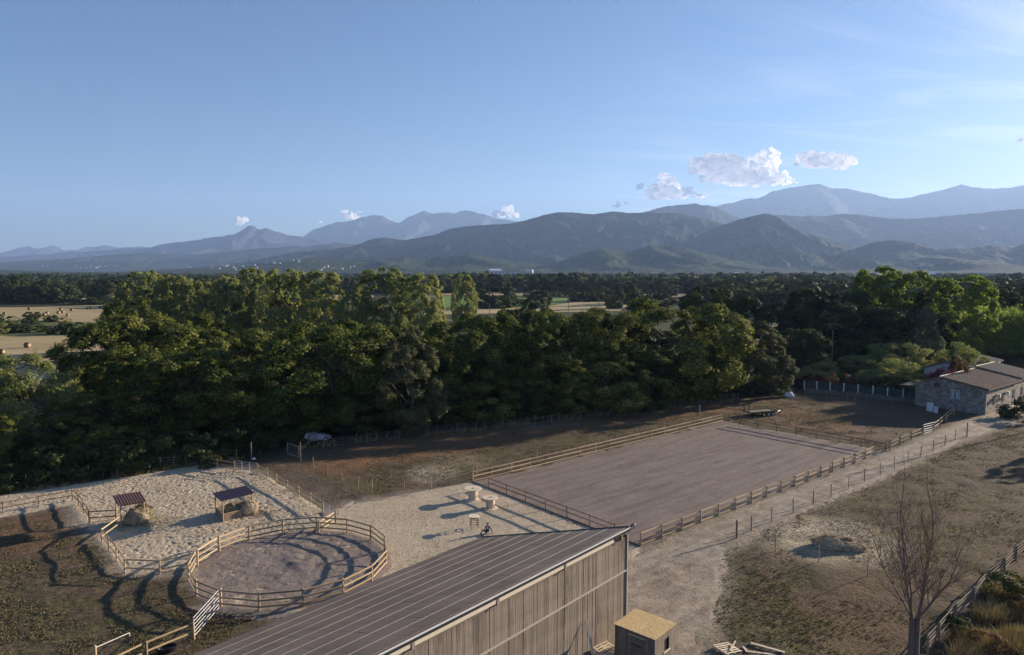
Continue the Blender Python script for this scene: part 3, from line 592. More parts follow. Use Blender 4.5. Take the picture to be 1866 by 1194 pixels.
def tree(kind, x, y, H, Wd, label, group=None, name='tree', cat='tree', variant=None, z=0):
    global NTREE; NTREE += 1; L = KIND[kind]; cm, tm, h0, w0 = L[(NTREE if variant is None else variant) % len(L)]
    e = thing(name, label, cat, (x, y, z), random.uniform(0, 6.28), group); s = (Wd / w0, Wd / w0, H / h0)
    obj('crown', cm, None, e, scale=s); obj('trunk', tm, None, e, scale=(Wd / w0, Wd / w0, H / h0)); return e
def ptree(kind, px, top, d, wpx, label, group=None, **k):
    x, zt = at(px, top, d); return tree(kind, x, d, max(1.2, zt), wpx * d / F, label, group, **k)
# --- wood along the paddocks: hand placed edge trees, the photo's own
WG = 'trees of the dark wood behind the paddocks'
LBW = 'dense green tree in the mass of the dark wood'
edge = [
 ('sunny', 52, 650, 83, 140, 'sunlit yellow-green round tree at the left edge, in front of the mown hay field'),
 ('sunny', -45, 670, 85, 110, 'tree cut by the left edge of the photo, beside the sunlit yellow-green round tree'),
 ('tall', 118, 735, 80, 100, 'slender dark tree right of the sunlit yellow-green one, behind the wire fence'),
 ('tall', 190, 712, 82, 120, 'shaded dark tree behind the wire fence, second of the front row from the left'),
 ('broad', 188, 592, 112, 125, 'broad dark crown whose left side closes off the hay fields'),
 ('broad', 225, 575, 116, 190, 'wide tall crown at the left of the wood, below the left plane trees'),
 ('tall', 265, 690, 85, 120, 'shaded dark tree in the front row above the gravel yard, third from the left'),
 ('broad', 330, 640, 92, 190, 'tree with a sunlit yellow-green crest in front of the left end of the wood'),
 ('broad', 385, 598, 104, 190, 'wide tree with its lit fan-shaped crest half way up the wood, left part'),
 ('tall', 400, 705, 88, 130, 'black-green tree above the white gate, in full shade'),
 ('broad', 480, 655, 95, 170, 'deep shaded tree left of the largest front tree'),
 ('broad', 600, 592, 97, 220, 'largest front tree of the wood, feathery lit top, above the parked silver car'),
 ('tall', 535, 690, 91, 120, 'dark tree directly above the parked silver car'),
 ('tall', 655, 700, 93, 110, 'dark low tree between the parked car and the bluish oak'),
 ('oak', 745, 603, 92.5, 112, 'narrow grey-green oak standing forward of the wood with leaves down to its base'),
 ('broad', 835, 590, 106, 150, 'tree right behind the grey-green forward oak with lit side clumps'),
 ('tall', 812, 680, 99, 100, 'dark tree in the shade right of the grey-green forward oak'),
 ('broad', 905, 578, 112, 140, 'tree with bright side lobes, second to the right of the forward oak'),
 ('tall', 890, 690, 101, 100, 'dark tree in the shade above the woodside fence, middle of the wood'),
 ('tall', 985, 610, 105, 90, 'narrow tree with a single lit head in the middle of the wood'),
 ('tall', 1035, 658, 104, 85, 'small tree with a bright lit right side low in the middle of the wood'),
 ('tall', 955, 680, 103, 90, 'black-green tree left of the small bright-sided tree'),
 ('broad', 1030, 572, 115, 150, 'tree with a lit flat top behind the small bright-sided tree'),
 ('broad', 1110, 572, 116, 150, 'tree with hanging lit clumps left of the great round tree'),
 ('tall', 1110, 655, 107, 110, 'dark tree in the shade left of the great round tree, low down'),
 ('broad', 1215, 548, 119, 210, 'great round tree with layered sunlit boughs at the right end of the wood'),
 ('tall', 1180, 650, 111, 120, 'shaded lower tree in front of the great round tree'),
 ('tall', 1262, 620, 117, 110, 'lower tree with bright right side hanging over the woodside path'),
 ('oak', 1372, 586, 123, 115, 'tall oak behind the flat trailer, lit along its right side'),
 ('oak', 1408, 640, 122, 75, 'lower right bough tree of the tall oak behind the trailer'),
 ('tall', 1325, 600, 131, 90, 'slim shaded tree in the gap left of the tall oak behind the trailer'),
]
for k, px, top, d, wp, lb in edge: ptree(k, px, top, d + (5 if d < 90 and k != 'sunny' else 2 if d < 90 else 0), wp, lb)
# second tier of tops
tier = [(240, 548, 132, 90), (290, 560, 126, 100), (345, 562, 128, 95), (395, 590, 122, 90), (440, 612, 116, 100), (490, 590, 124, 100), (525, 575, 128, 90), (560, 600, 116, 100), (650, 585, 122, 90), (700, 575, 128, 90), (640, 610, 112, 100), (700, 600, 110, 110), (760, 583, 124, 90), (790, 572, 132, 90), (860, 574, 124, 90), (935, 566, 128, 90), (985, 568, 130, 90), (1050, 572, 128, 90), (1090, 566, 132, 90), (1140, 575, 124, 90), (380, 560, 138, 80), (460, 580, 132, 80), (270, 590, 118, 110), (200, 600, 122, 90), (440, 660, 102, 120), (560, 650, 100, 120), (690, 660, 98, 90), (770, 650, 104, 100), (860, 640, 106, 110), (930, 620, 110, 100), (1070, 620, 112, 100), (1160, 610, 116, 100), (240, 640, 104, 120), (1240, 660, 118, 80), (1280, 575, 134, 90), (75, 775, 78, 80), (160, 780, 78, 80), (230, 780, 81, 80), (-30, 760, 76, 90)]
tier = [(a, b + (24 if 400 < a < 800 and b < 600 else 12 if 260 < a <= 400 and b < 600 else 0), c, e) for a, b, c, e in tier]
for i, (px, top, d, wp) in enumerate(tier): ptree(('broad', 'tall', 'broad', 'dark')[i % 4], px, top, d, wp * (.95 if px < 1000 else 1.2), *((LBW + where, WG + where) for lim, where in ((240, ', far left part'), (420, ', left part'), (560, ', part left of the parked car'), (760, ', part right of the car'), (1000, ', middle part'), (3000, ', right part')) if px < lim).__next__())
# undergrowth along the front of the wood
UG = 'bushes under the edge of the wood'
def WB(px): return 'behind the left wire fence' if px < 180 else 'behind the gravel yard' if px < 400 else 'left of the parked car' if px < 560 else 'between parked car and forward oak' if px < 760 else 'behind the middle of the brown field' if px < 1050 else 'behind the far end of the arena'
for i in range(46):
    t_ = i / 45; px = -20 + 1360 * t_; yb = np.interp(px, [-20, 365, 480, 560, 740, 1000, 1340], [894, 838, 826, 800, 786, 760, 722]) + random.uniform(-4, 2)
    if 530 < px < 640: continue
    p = G(px, yb); tree('bush', p[0], p[1] + 1.5, random.uniform(1.5, 3.4), random.uniform(3, 6), 'low dark bush under the edge of the wood, ' + WB(px), UG + ', ' + WB(px), name='bush', cat='bush')
# plane trees behind
PG = 'tall plane trees standing behind the wood'
PGW = 1.15
for px, top, d, wp, lb in [(262, 496, 172, 84, 'tall rounded plane tree, leftmost and widest of the left pair'), (318, 501, 174, 70, 'tall plane tree touching the leftmost one on its right'), (345, 515, 170, 50, 'shorter plane tree right of the left pair'),
    (370, 514, 168, 48, 'shorter plane tree between the left group and the single narrow one'), (413, 503, 164, 60, 'single narrow plane tree with a field visible on both sides'), (458, 491, 205, 60, 'pale distant plane tree behind the middle group'),
    (475, 500, 170, 70, 'plane tree at the left end of the middle group'), (522, 491, 164, 95, 'highest plane tree of the middle group, broad and round'), (583, 497, 158, 84, 'dense plane tree at the right end of the middle group'),
    (640, 537, 150, 46, 'small round tree between the middle and right plane groups'), (697, 488, 158, 100, 'tallest plane tree with a broad head, left of the right pair'), (768, 502, 156, 76, 'plane tree right of the tallest one, green field at its right'),
    (845, 501, 250, 40, 'pale tree in the far hedge right of the plane trees')]:
    ptree('plane', px, top, d, wp * PGW, lb, PG)
# right-hand group
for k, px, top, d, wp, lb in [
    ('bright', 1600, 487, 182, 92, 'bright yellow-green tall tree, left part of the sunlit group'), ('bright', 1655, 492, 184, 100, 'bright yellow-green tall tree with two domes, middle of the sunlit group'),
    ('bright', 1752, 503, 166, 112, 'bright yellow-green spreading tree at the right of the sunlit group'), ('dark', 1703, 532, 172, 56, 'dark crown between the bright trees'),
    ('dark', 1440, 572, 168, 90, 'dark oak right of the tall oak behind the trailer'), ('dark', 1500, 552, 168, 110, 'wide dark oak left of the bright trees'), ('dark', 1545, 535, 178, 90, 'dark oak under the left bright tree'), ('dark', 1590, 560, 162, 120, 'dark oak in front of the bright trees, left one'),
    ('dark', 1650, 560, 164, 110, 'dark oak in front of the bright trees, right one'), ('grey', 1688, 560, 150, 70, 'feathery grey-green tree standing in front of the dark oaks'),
    ('pine', 1462, 601, 140, 82, 'dense umbrella pine right of the tall oak'),
    ('garden', 1490, 652, 136, 64, 'flat-topped fig tree behind the panel fence, leftmost'), ('garden', 1558, 650, 138, 74, 'flat-topped fig tree behind the panel fence, second'), ('garden', 1622, 626, 142, 92, 'higher round fig tree behind the lit front one'),
    ('garden', 1650, 655, 130, 100, 'brightly lit round fig tree just left of the stone house'), ('garden', 1600, 675, 128, 70, 'low fig tree in front, above the panel fence'), ('garden', 1705, 638, 136, 76, 'dark round garden tree behind the stone house gable'), ('garden', 1765, 626, 126, 78, 'round garden tree with lit right side behind the house roof'),
    ('cypress', 1739, 624, 119, 20, 'slim dark cypress behind the stone house'), ('red', 1717, 672, 114.5, 42, 'crimson flowering bush behind the house gable'), ('rust', 1752, 657, 116, 38, 'rusty brown bush behind the roof of the stone house'),
    ('purple', 1463, 692, 131, 30, 'purple flowering bush at the left end of the panel fence'), ('red', 1482, 684, 131, 34, 'dull red bush just behind the left end of the panel fence'), ('rust', 1530, 682, 128, 44, 'reddish brown shrub behind the middle of the panel fence'),
    ('rust', 1580, 692, 126, 60, 'wide brown shrub low behind the panel fence'), ('bush', 1625, 690, 123, 60, 'dark shrub at the right end of the panel fence'), ('rust', 1500, 694, 129, 50, 'dark rust shrub low behind the panel fence, left part')]:
    ptree(k, px, top, d, wp, lb, name='bush' if k in ('red', 'rust', 'purple', 'bush') else 'tree', cat='bush' if k in ('red', 'rust', 'purple', 'bush') else 'tree')
for px, top, d, wp in [(1420, 600, 155, 60), (1530, 590, 156, 90), (1610, 600, 154, 90), (1390, 560, 165, 80), (1340, 540, 160, 80), (1290, 524, 168, 80), (1480, 530, 170, 80), (1560, 620, 150, 60), (1500, 620, 152, 60), (1400, 610, 150, 60)]:
    ptree('dark', px, top, d, wp, 'dark oak in the shaded grove right of the wood', 'dark oaks of the grove')
for px, top, d, wp in [(1810, 530, 210, 70), (1850, 520, 220, 80), (1880, 545, 190, 90), (1830, 555, 215, 80), (1790, 548, 220, 60), (1920, 530, 220, 90), (1960, 550, 215, 100), (1865, 570, 205, 80)]:
    ptree('dark', px, top, d, wp, 'dusky oak at the right edge beyond the bright trees', 'dusky oaks at the right edge')
# offscreen tree whose shadow reaches in
tree('broad', 73.5, 85.5, 6.2, 6, 'tree right of the photo that throws the shadow on the field edge', None)
# --- middle distance: hedgerows and field trees
MG = 'trees of the far hedgerows'
def dbase(yb): return CH * F / (yb - YH)
for px, top, yb, wp, lb in [(18, 503, 551, 56, 'tall lit tree at the left edge of the far fields'), (92, 513, 553, 62, 'round dark tree beside the far fields, left'), (50, 522, 552, 40, 'dark tree between the two left field trees'), (115, 520, 551, 40, 'tree merging with the round dark tree on its right'),
    (200, 510, 547, 56, 'dark tree at the bend of the pale stream'), (175, 520, 546, 30, 'small tree left of the one at the stream bend'), (898, 524, 561, 76, 'round dark tree standing in the middle of the green field'), (985, 531, 558, 40, 'small bushy tree between green and dry field'), (945, 545, 557, 20, 'small bush in the green field'),
    (975, 545, 585, 40, 'lit small tree in front of the green field'), (1120, 529, 562, 34, 'dark bare-branched tree at the end of the dry field'), (1138, 520, 555, 38, 'tree behind the dry field tree'), (1158, 526, 552, 26, 'conical lit tree right of the dry field'), (1215, 517, 541, 34, 'greyish round tree in the far strip field'),
    (1085, 523, 541, 30, 'round bush tree above the dry field'), (57, 569, 584, 22, 'small bush on the green bank of the hay field'), (1290, 525, 570, 70, 'oak before the far strip field'), (1325, 520, 562, 36, 'oak right of the one before the strip field'), (1200, 535, 560, 50, 'low tree behind the great round tree')]:
    ptree('mid', px, top, dbase(yb), wp, lb)
rr = random.Random(3); n = 0; XS = []
ROWS = [(-60, 250, 512, 541, 26, 14, 'hedge behind the far hay field at the left'), (230, 470, 505, 534, 24, 12, 'hedge behind the left plane trees'), (600, 830, 506, 534, 30, 12, 'dark hedge seen between the plane tree groups'), (790, 1060, 500, 532, 30, 16, 'tall dark hedge behind the green field'), (1040, 1440, 505, 532, 30, 20, 'tall hedge behind the far strip field'), (1380, 1560, 512, 545, 34, 12, 'belt of trees left of the bright tall trees'),
        (1040, 1180, 532, 548, 18, 12, 'scrubby hedge along the dry field'), (960, 1070, 530, 541, 14, 10, 'low hedge between the green field and the strip field'), (1290, 1420, 528, 566, 36, 8, 'clump behind the tall oak and the great round tree'), (1560, 1900, 512, 545, 34, 16, 'wooded belt behind the bright tall trees'), (-60, 130, 574, 590, 16, 8, 'low hedge on the green bank of the hay field'), (-60, 150, 590, 606, 24, 11, 'scrub between the two hay fields'), (110, 260, 540, 553, 14, 8, 'hedge beside the pale stream'), (1340, 1500, 505, 532, 24, 12, 'orchard belt in the right valley')]
for (a, b, top, yb, wp, cnt, where) in ROWS:
    for i in range(cnt):
        px = a + (b - a) * (i + rr.random() * .8) / cnt; n += 1
        dd = dbase(yb) * rr.uniform(.96, 1.04); x, zt = at(px, top + rr.uniform(-2, 6), dd)
        if zt < 2: zt = 2.5
        tree('midlight' if n % 4 == 0 else 'mid', x, dd, zt, wp * dd / F * rr.uniform(.8, 1.4), 'rounded tree in the ' + where, 'trees of the ' + where)
for (a, b, top, yb, wp, cnt) in [(1380, 1560, 499, 522, 22, 14), (-60, 560, 502, 524, 18, 24), (820, 1500, 496, 518, 18, 34), (1450, 1900, 500, 523, 22, 22)]:
    for i in range(cnt):
        px = a + (b - a) * (i + rr.random() * .8) / cnt; dd = dbase(yb) * rr.uniform(.96, 1.04); x, zt = at(px, top + rr.uniform(-2, 6), dd); XS.append((x, dd, max(4, zt), wp * dd / F * rr.uniform(.8, 1.4)))
# far-off woodland as one mass
r = np.random.default_rng(5); Vs = []; N_ = 6500
yy = 260 * (3500 / 260) ** (r.random(N_) ** .8); pxs = r.uniform(-250, 2120, N_); xx = (pxs - 933) / F * yy
dn = fbm(xx / 170, yy / 260, 0, 3, 71); keep = (dn > .38) & (yy > np.interp(pxs, [-250, 250, 260, 600, 610, 1170, 1200, 1400, 2120], [640, 640, 300, 300, 690, 690, 620, 330, 230]))
fp = [W2(q) for q in ([(-300, 592), (-200, 558), (60, 556), (330, 558), (420, 582), (300, 594)], [(800, 538), (1050, 540), (1175, 545), (1180, 556), (1130, 569), (980, 572), (790, 576)], [(800, 533), (1275, 534), (1275, 543), (800, 539)], [(110, 534), (270, 534), (270, 555), (110, 550)], [(590, 536), (690, 536), (690, 549), (590, 549)])]
for q in fp: keep &= sdf(q, xx, yy) < 2
xx, yy = xx[keep], yy[keep]; hh = r.uniform(5, 10, len(xx)) * np.clip(1.5 - yy / 5000, .8, 1.3) * (.7 + .6 * vnoise(xx / 60, yy / 60)); ww = hh * r.uniform(.8, 1.35, len(xx)) * (1 + yy / 2600)
hh = np.minimum(hh, np.maximum(3.5, 22 - r.uniform(8, 16, len(xx)) * yy / F))
XS = np.array(XS); xx, yy, hh, ww = np.concatenate([xx, XS[:, 0]]), np.concatenate([yy, XS[:, 1]]), np.concatenate([hh, XS[:, 2]]), np.concatenate([ww, XS[:, 3]])
Ps, Ns, Ss = [], [], []
for x, y, h, w_ in zip(xx, yy, hh, ww):
    k = 120 if y < 700 else 70
    d = r.normal(size=(k, 3)); d /= np.linalg.norm(d, axis=1, keepdims=True); d[:, 2] = np.abs(d[:, 2]) * 1.0 - .15; lum = .8 + .4 * vnoise(d[:, 0] * 2.5 + x, d[:, 1] * 2.5 + y, d[:, 2] * 2.5)
    Ps.append(np.array([x, y, h * .45]) + d * lum[:, None] * np.array([w_ * .5, w_ * .5, h * .55])); Ns.append(d + r.normal(size=(k, 3)) * .4); Ss.append(np.full(k, w_ * (.13 if k == 120 else .17)))
P = np.vstack(Ps); V, Fq = leaf_quads(P, np.vstack(Ns), np.concatenate(Ss), r)
tag(obj('distant_woodland', np_mesh('distant_woodland', V, Fq), M['leaf_far']), 'far-off mass of woods and orchards filling the valley floor up to the hills', 'woodland', kind='stuff')
# cane thicket right
r = np.random.default_rng(8); n = 44000; u = r.random(n); ppx = 1722 + 300 * u; dd = r.uniform(172, 196, n) - u * 6
x = (ppx - 933) / F * dd; top = 9.6 + 1.8 * vnoise(x / 3, dd / 3) + 1.2 * vnoise(x / 1.2, dd / 1.2, 3) - 3.5 * np.clip(.16 - u, 0, 1) * 6
z = top * (1 - r.random(n) ** 1.6 * .9); P = np.stack([x, dd, z], 1); N = r.normal(size=(n, 3)) * [1, 1, .35]; V, Fq = leaf_quads(P, N, np.full(n, .26), r)
tag(obj('cane_thicket', np_mesh('cane_thicket', V, Fq), M['cane']), 'light yellow-green thicket of tall canes behind the stone house', 'canes', kind='stuff')
#__OBJECTS__
# ------------------------------------------------------------------ fence parts
def unit_box(bev=0.0):
    m = MB(); m.box((0, 0, 0), (1, 1, 1)); return m
def fresh(name, mb, mat, smooth=False):
    me = mb.mesh(name, smooth=smooth); me.materials.append(mat); return me
def half_round():
    m = MB(); vs = []; n = 7
    prof = [(-.5, -.5), (.2, -.5), (.42, -.3), (.5, 0), (.42, .3), (.2, .5), (-.5, .5)]
    for x in (-.5, .5):
        for (y, z) in prof: vs.append((x, y, z))
    m.add(vs, [(i, (i + 1) % n, n + (i + 1) % n, n + i) for i in range(n)] + [tuple(range(n - 1, -1, -1)), tuple(range(n, 2 * n))]); return m
def round_post(n=8):
    m = MB(); m.tube((0, 0, -.5), (0, 0, .47), .5, .5, n, True); m.tube((0, 0, .47), (0, 0, .5), .5, .38, n, True); return m
ME = {}
for k_, mt in (('fence', 'fence'), ('brown', 'fence_dark'), ('old', 'old_wood'), ('pale', 'pale_wood')):
    ME['rail_' + k_] = fresh('rail', half_round(), M[mt]); ME['post_' + k_] = fresh('post', round_post(), M[mt]); ME['board_' + k_] = fresh('board', unit_box(), M[mt])
ME['wirepost'] = fresh('post', round_post(7), M['post']); ME['whitepost'] = fresh('post', unit_box(), M['white']); ME['bar'] = fresh('bar', round_post(8), M['metal'])
def span(me, name, parent, a, b, th, h, org):
    """a bar of mesh me between two world points a, b"""
    a, b = Vector(a), Vector(b); d = b - a; c = (a + b) / 2 - org
    rz = math.atan2(d.y, d.x); ry = -math.atan2(d.z, math.hypot(d.x, d.y))
    return obj(name, me, None, parent, c, (0, ry, rz), (d.length, th, h))
def post(me, parent, p, h, r, org, name='post', tilt=.012, sink=.12):
    return obj(name, me, None, parent, Vector((p[0], p[1], p[2] + (h - sink) / 2)) - org, (random.gauss(0, tilt), random.gauss(0, tilt), random.uniform(0, 6.28)), (2 * r, 2 * r, h + sink))
def subdiv(pts, step):
    out = []
    for a, b in zip(pts[:-1], pts[1:]):
        a, b = np.array(a), np.array(b); n = max(1, round(np.linalg.norm(b - a) / step)); out += [tuple(a + (b - a) * i / n) for i in range(n)]
    return out + [tuple(pts[-1])]
def rail_fence(name, label, P, rails, hpost=1.15, r=.06, wood='fence', closed=False, rh=.10, rt=.06, side=1, skip=(), z=.03, group=None, offs=None, posts=True):
    org = Vector((P[0][0], P[0][1], 0)); T = thing(name, label, 'fence', org, group=group)
    for p in P: 
        if posts: post(ME['post_' + wood], T, (p[0], p[1], z), hpost + random.uniform(-.03, .03), r, org)
    n = len(P); seg = n if closed else n - 1
    for i in range(seg):
        if i in skip: continue
        a, b = np.array(P[i]), np.array(P[(i + 1) % n]); d = (b - a) / np.linalg.norm(b - a); nn = np.array([-d[1], d[0]]) * side * (r + rt * .5)
        for hz_ in rails:
            a2, b2 = a + nn, b + nn; j = random.uniform(-.012, .012)
            span(ME['rail_' + wood], 'rail', T, (a2[0], a2[1], z + hz_ + j), (b2[0], b2[1], z + hz_ + j * .3), rt * (1 if side > 0 else -1), rh, org)
    return T
def wire_fence(name, label, P, hpost=1.1, r=.045, wires=(.35, .7, 1.0), tilt=.04, z=.05, mat='post', var=.15, wr=.006, group=None):
    org = Vector((P[0][0], P[0][1], 0)); T = thing(name, label, 'fence', org, group=group); me = ME['wirepost'] if mat == 'post' else ME['post_' + mat]
    hs = [hpost * random.uniform(1 - var, 1 + var) for _ in P]
    for p, h in zip(P, hs): post(me, T, (p[0], p[1], z), h, r * random.uniform(.75, 1.2), org, tilt=tilt)
    m = MB()
    for wz in wires:
        for a, b in zip(P[:-1], P[1:]):
            a3, b3 = Vector((*a, z + wz)) - org, Vector((*b, z + wz)) - org; c = (a3 + b3) / 2 - Vector((0, 0, .03)); m.tube(a3, c, wr, wr, 3, False); m.tube(c, b3, wr, wr, 3, False)
    if wires: m.build('wire', M['metal'], T)
    return T
# riding arena: four sides of post and rail
A4, B4, C4, D4 = [np.array(p) for p in ARENA]
RA = [.16, .62, 1.06]
rail_fence('arena_fence', 'long far-left side of the arena fence, pale sunlit rails facing the wood side', subdiv([A4, B4], 2.68), RA, side=-1, rh=.12)
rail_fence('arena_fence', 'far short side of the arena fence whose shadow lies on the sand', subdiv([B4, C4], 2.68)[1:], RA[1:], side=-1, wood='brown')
rail_fence('arena_fence', 'long side of the arena fence along the dirt track', subdiv([D4, C4], 2.68)[:-1], RA, side=1, rh=.12)
nearp = subdiv([A4, D4], 2.68)
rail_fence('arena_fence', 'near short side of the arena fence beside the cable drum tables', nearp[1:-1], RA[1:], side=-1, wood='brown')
# kerb board under the near side
T = thing('kerb_board', 'low dark board holding the arena sand along its near short side', 'board', (*A4, 0))
for a, b in zip(nearp[:-1], nearp[1:]): span(ME['board_brown'], 'board', T, (*a, .07), (*b, .07), .05, .16, Vector((*A4, 0)))
# round pen
rail_fence('round_pen', 'sixteen-sided round pen of posts with three rails', PEN, [.30, .72, 1.16], 1.28, .07, closed=True, side=-1, skip=(4,), rh=.12, z=.05)
e0, e1 = np.array(PEN[4]), np.array(PEN[5])
T = thing('pen_gate', 'open gate section of the round pen at its right side', 'gate', (*e0, .05)); dd_ = (e1 - e0) * .93
for hz_ in (.28, .72, 1.16): span(ME['rail_fence'], 'rail', T, (*e0, hz_), (*(e0 + dd_), hz_), .06, .12, Vector((*e0, .05)))
span(ME['board_fence'], 'brace', T, (*e0, .28), (*(e0 + dd_), 1.12), .03, .08, Vector((*e0, .05)))
post(ME['post_fence'], T, (*(e0 + dd_), .05), 1.3, .06, Vector((*e0, .05)), sink=0)
def gp(*q): return [tuple(G(x, y)) for x, y in q]
rail_fence('paddock_fence', 'two-rail fence crossing the left photo edge below the gravel yard', gp((-70, 948), (6, 936), (71, 924), (132.6, 913)), [.55, 1.0], wood='brown', side=-1)
rail_fence('paddock_fence', 'two-rail fence stepping down the left end of the gravel yard', gp((132.6, 913), (143.5, 923), (152.4, 938), (162.6, 954), (212, 951)), [.45, .98], wood='brown')
rail_fence('paddock_fence', 'two-rail fence from the left hay shelter round to the round pen', gp((185.7, 989), (198.6, 1005), (213, 1024), (227.6, 1045), (291.3, 1048), (347, 1036)), [.35, .98], wood='fence')
rail_fence('rail_gate', 'pair of pale sunlit bars joining the corner post and the left hay shelter', gp((185.7, 989), (222, 962)), [.45, .98], side=1, posts=False)
rail_fence('paddock_fence', 'two-rail fence along the right side of the gravel yard', gp((469.7, 865), (486.9, 873), (504, 885), (523.8, 896), (544.6, 908), (566.4, 920.5), (588.8, 936)), [.5, 1.0], wood='fence', side=-1)
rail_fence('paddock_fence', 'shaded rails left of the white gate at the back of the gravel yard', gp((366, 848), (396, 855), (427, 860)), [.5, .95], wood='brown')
rail_fence('rail_gate', 'short pale wooden gate between the round pen and the yard', gp((581, 975), (612, 954)), [.25, .6, .98], side=1, posts=True)
for px_, py_, lb in ((612, 954, 'left'), (615.5, 953, 'right')):
    pass
# metal gates
def metal_gate(label, a, b, h=1.05, bars=5, uprights=2, rr_=.022, mat='metal', cat='gate', z=.12):
    a, b = np.array(a), np.array(b); org = Vector((*a, 0)); T = thing('metal_gate', label, cat, org); me = ME['bar'] if mat == 'metal' else ME['whitepost']
    for i in range(bars):
        hz_ = z + h * i / (bars - 1); A_, B_ = Vector((*a, hz_)) - org, Vector((*b, hz_)) - org; m = MB(); m.tube(A_, B_, rr_, rr_, 6); m.build('bar', M[mat], T)
    for k in range(uprights + 2):
        q = a + (b - a) * k / (uprights + 1); m = MB(); m.tube(Vector((*q, z - .04)) - org, Vector((*q, z + h + .02)) - org, rr_ * 1.25, rr_ * 1.25, 6); m.build('upright', M[mat], T)
    return T
metal_gate('white metal gate at the back corner of the gravel yard', G(427, 860), G(469, 865), 1.1, 6, 2, .024, 'metal')
metal_gate('small white metal gate behind the round pen', G(589.5, 937), G(611, 953), 1.05, 5, 1, .02, 'metal')
metal_gate('silver metal gate closing the gap between round pen and lower fence', G(353.6, 1163), G(399.5, 1110), 1.15, 6, 1, .018, 'metal')
metal_gate('white five-bar gate near the stone house', G(1682, 792), G(1702, 787), 1.2, 5, 0, .04, 'white')
rail_fence('paddock_fence', 'two-rail fence at the bottom left leading to the silver gate', gp((353.6, 1166), (268, 1202), (150, 1262)), [.42, .95], hpost=1.05, side=-1)
# lone end post with a white pole
p = G(175, 1212); T = thing('hinge_post', 'post at the bottom left holding a horizontal white pole', 'post', (*p, 0)); post(ME['post_fence'], T, (*p, 0), 1.15, .07, Vector((*p, 0)))
q = G(237, 1181.0); m = MB(); m.tube((0, 0, 1.0), (*(q - p), .92), .022, .022, 8); m.tube((*(q - p), .92), (*(q - p), .72), .03, .03, 8); m.build('pole', M['white'], T)
p = G(305, 1189); T = thing('water_tub', 'black rubber tub beside the lower fence', 'tub', (*p, 0), .5); m = MB(); m.lathe([(.0, .04), (.42, .04), (.5, .36), (.56, .36), (.50, .0), (0, 0)], 20); o = m.build('basin', M['black'], T); o.scale = (1, .62, 1)
t = NT('water'); m = MB(); m.disc((0, 0, .20), .44, .01, 20); o = m.build('water', t.fin((.05, .06, .05), .05, 0, .6), T); o.scale = (1, .62, 1)
# wire fences
L1 = gp((-60, 903), (19, 892), (48, 889), (79, 885), (108, 881), (135, 878), (162, 874), (188, 870), (214, 868), (241, 863), (267, 859), (293, 855), (317, 853), (339, 850), (366, 847))
wire_fence('wire_fence', 'wire fence of pale stakes along the left wood edge behind the gravel yard', L1, 1.35, .04, (.3, .6, .9, 1.2))
wire_fence('wire_fence', 'wire stakes continuing behind the white gate to the dark tall post', gp((366, 847), (388, 842), (408, 837), (431, 838)), 1.3, .04, (.6, 1.1))
L2 = gp((589, 818), (609, 816.5), (626, 813.5), (650, 811), (669, 809), (686, 807), (706, 804), (728, 801), (762, 796), (780, 794.5), (797, 793), (815, 791), (833, 789), (850, 787), (867, 785.5), (883, 784), (901, 782), (917, 781), (932, 780), (947, 778.6), (962, 777), (975, 776), (990, 774), (1005, 772.5), (1019, 771), (1032, 769.5), (1046, 767.5), (1058, 766), (1072, 763.5), (1086, 761), (1100, 759), (1113, 757))
wire_fence('wire_fence', 'long wire fence between the brown field and the wood, left part', L2, 1.25, .035, (.3, .6, .9, 1.15), wr=.008)
L3 = gp(*[(1126 + (1345 - 1126) * i / 21, float(np.interp(1126 + (1345 - 1126) * i / 21, [1126, 1210, 1320, 1345], [755, 743, 731, 729]))) for i in range(22)])
wire_fence('wire_fence', 'long wire fence between the brown field and the wood, right part behind the arena', L3, 1.2, .035, (.3, .6, .9, 1.1), wr=.008)
wire_fence('wire_fence', 'row of widely set stakes across the front of the brown field', gp((548, 841), (571, 854), (597, 868.5), (624, 881), (653.5, 894), (678, 898), (737, 899), (786, 892), (833.6, 881), (862, 873)), 1.35, .045, (.4, .8, 1.15), var=.1)
# stakes just outside the arena's far-left side
dA = (B4 - A4) / np.linalg.norm(B4 - A4); nA = np.array([-dA[1], dA[0]])
wire_fence('wire_fence', 'line of stakes following just behind the far-left arena rails', [tuple(A4 + nA * 1.4 + dA * (1.6 + 2.9 * i)) for i in range(15)], 1.35, .04, (.5, 1.0), var=.06)
dB = (C4 - B4) / np.linalg.norm(C4 - B4); nB = np.array([-dB[1], dB[0]])
wire_fence('wire_fence', 'line of stakes just behind the far short side of the arena', [tuple(B4 + nB * 1.3 + dB * (1.4 + 3.0 * i)) for i in range(8)], 1.3, .04, (.5, 1.0), var=.08)
L4 = gp((1369, 969), (1405.8, 952.3), (1445, 935.6), (1481.8, 919.7), (1514, 906.8), (1546, 893), (1575, 879), (1604, 867), (1629.5, 855.5), (1654.5, 844.6), (1678, 833), (1700.5, 823), (1722, 812.5), (1740.6, 801))
wire_fence('wire_fence', 'wire fence of thin stakes along the right side of the dirt track', L4, 1.35, .045, (.35, .7, 1.05), tilt=.02, var=.06)
def lone(px, py, h, r, lb, mat='wirepost', cat='post', grp=None):
    p = G(px, py); m = round_post(8); T = thing('gate_post', lb, cat, (*p, 0), group=grp); post(ME[mat], T, (*p, 0), h, r, Vector((*p, 0)), tilt=.01); 
    m = MB(); m.tube((0, 0, h - .02), (0, 0, h + .03), r * 1.05, r * .6, 8); m.build('cap', M['dark'], T)
lone(1342, 983, 1.6, .075, 'thick dark brown post at the track, where the long thin shadow starts', 'post_brown')
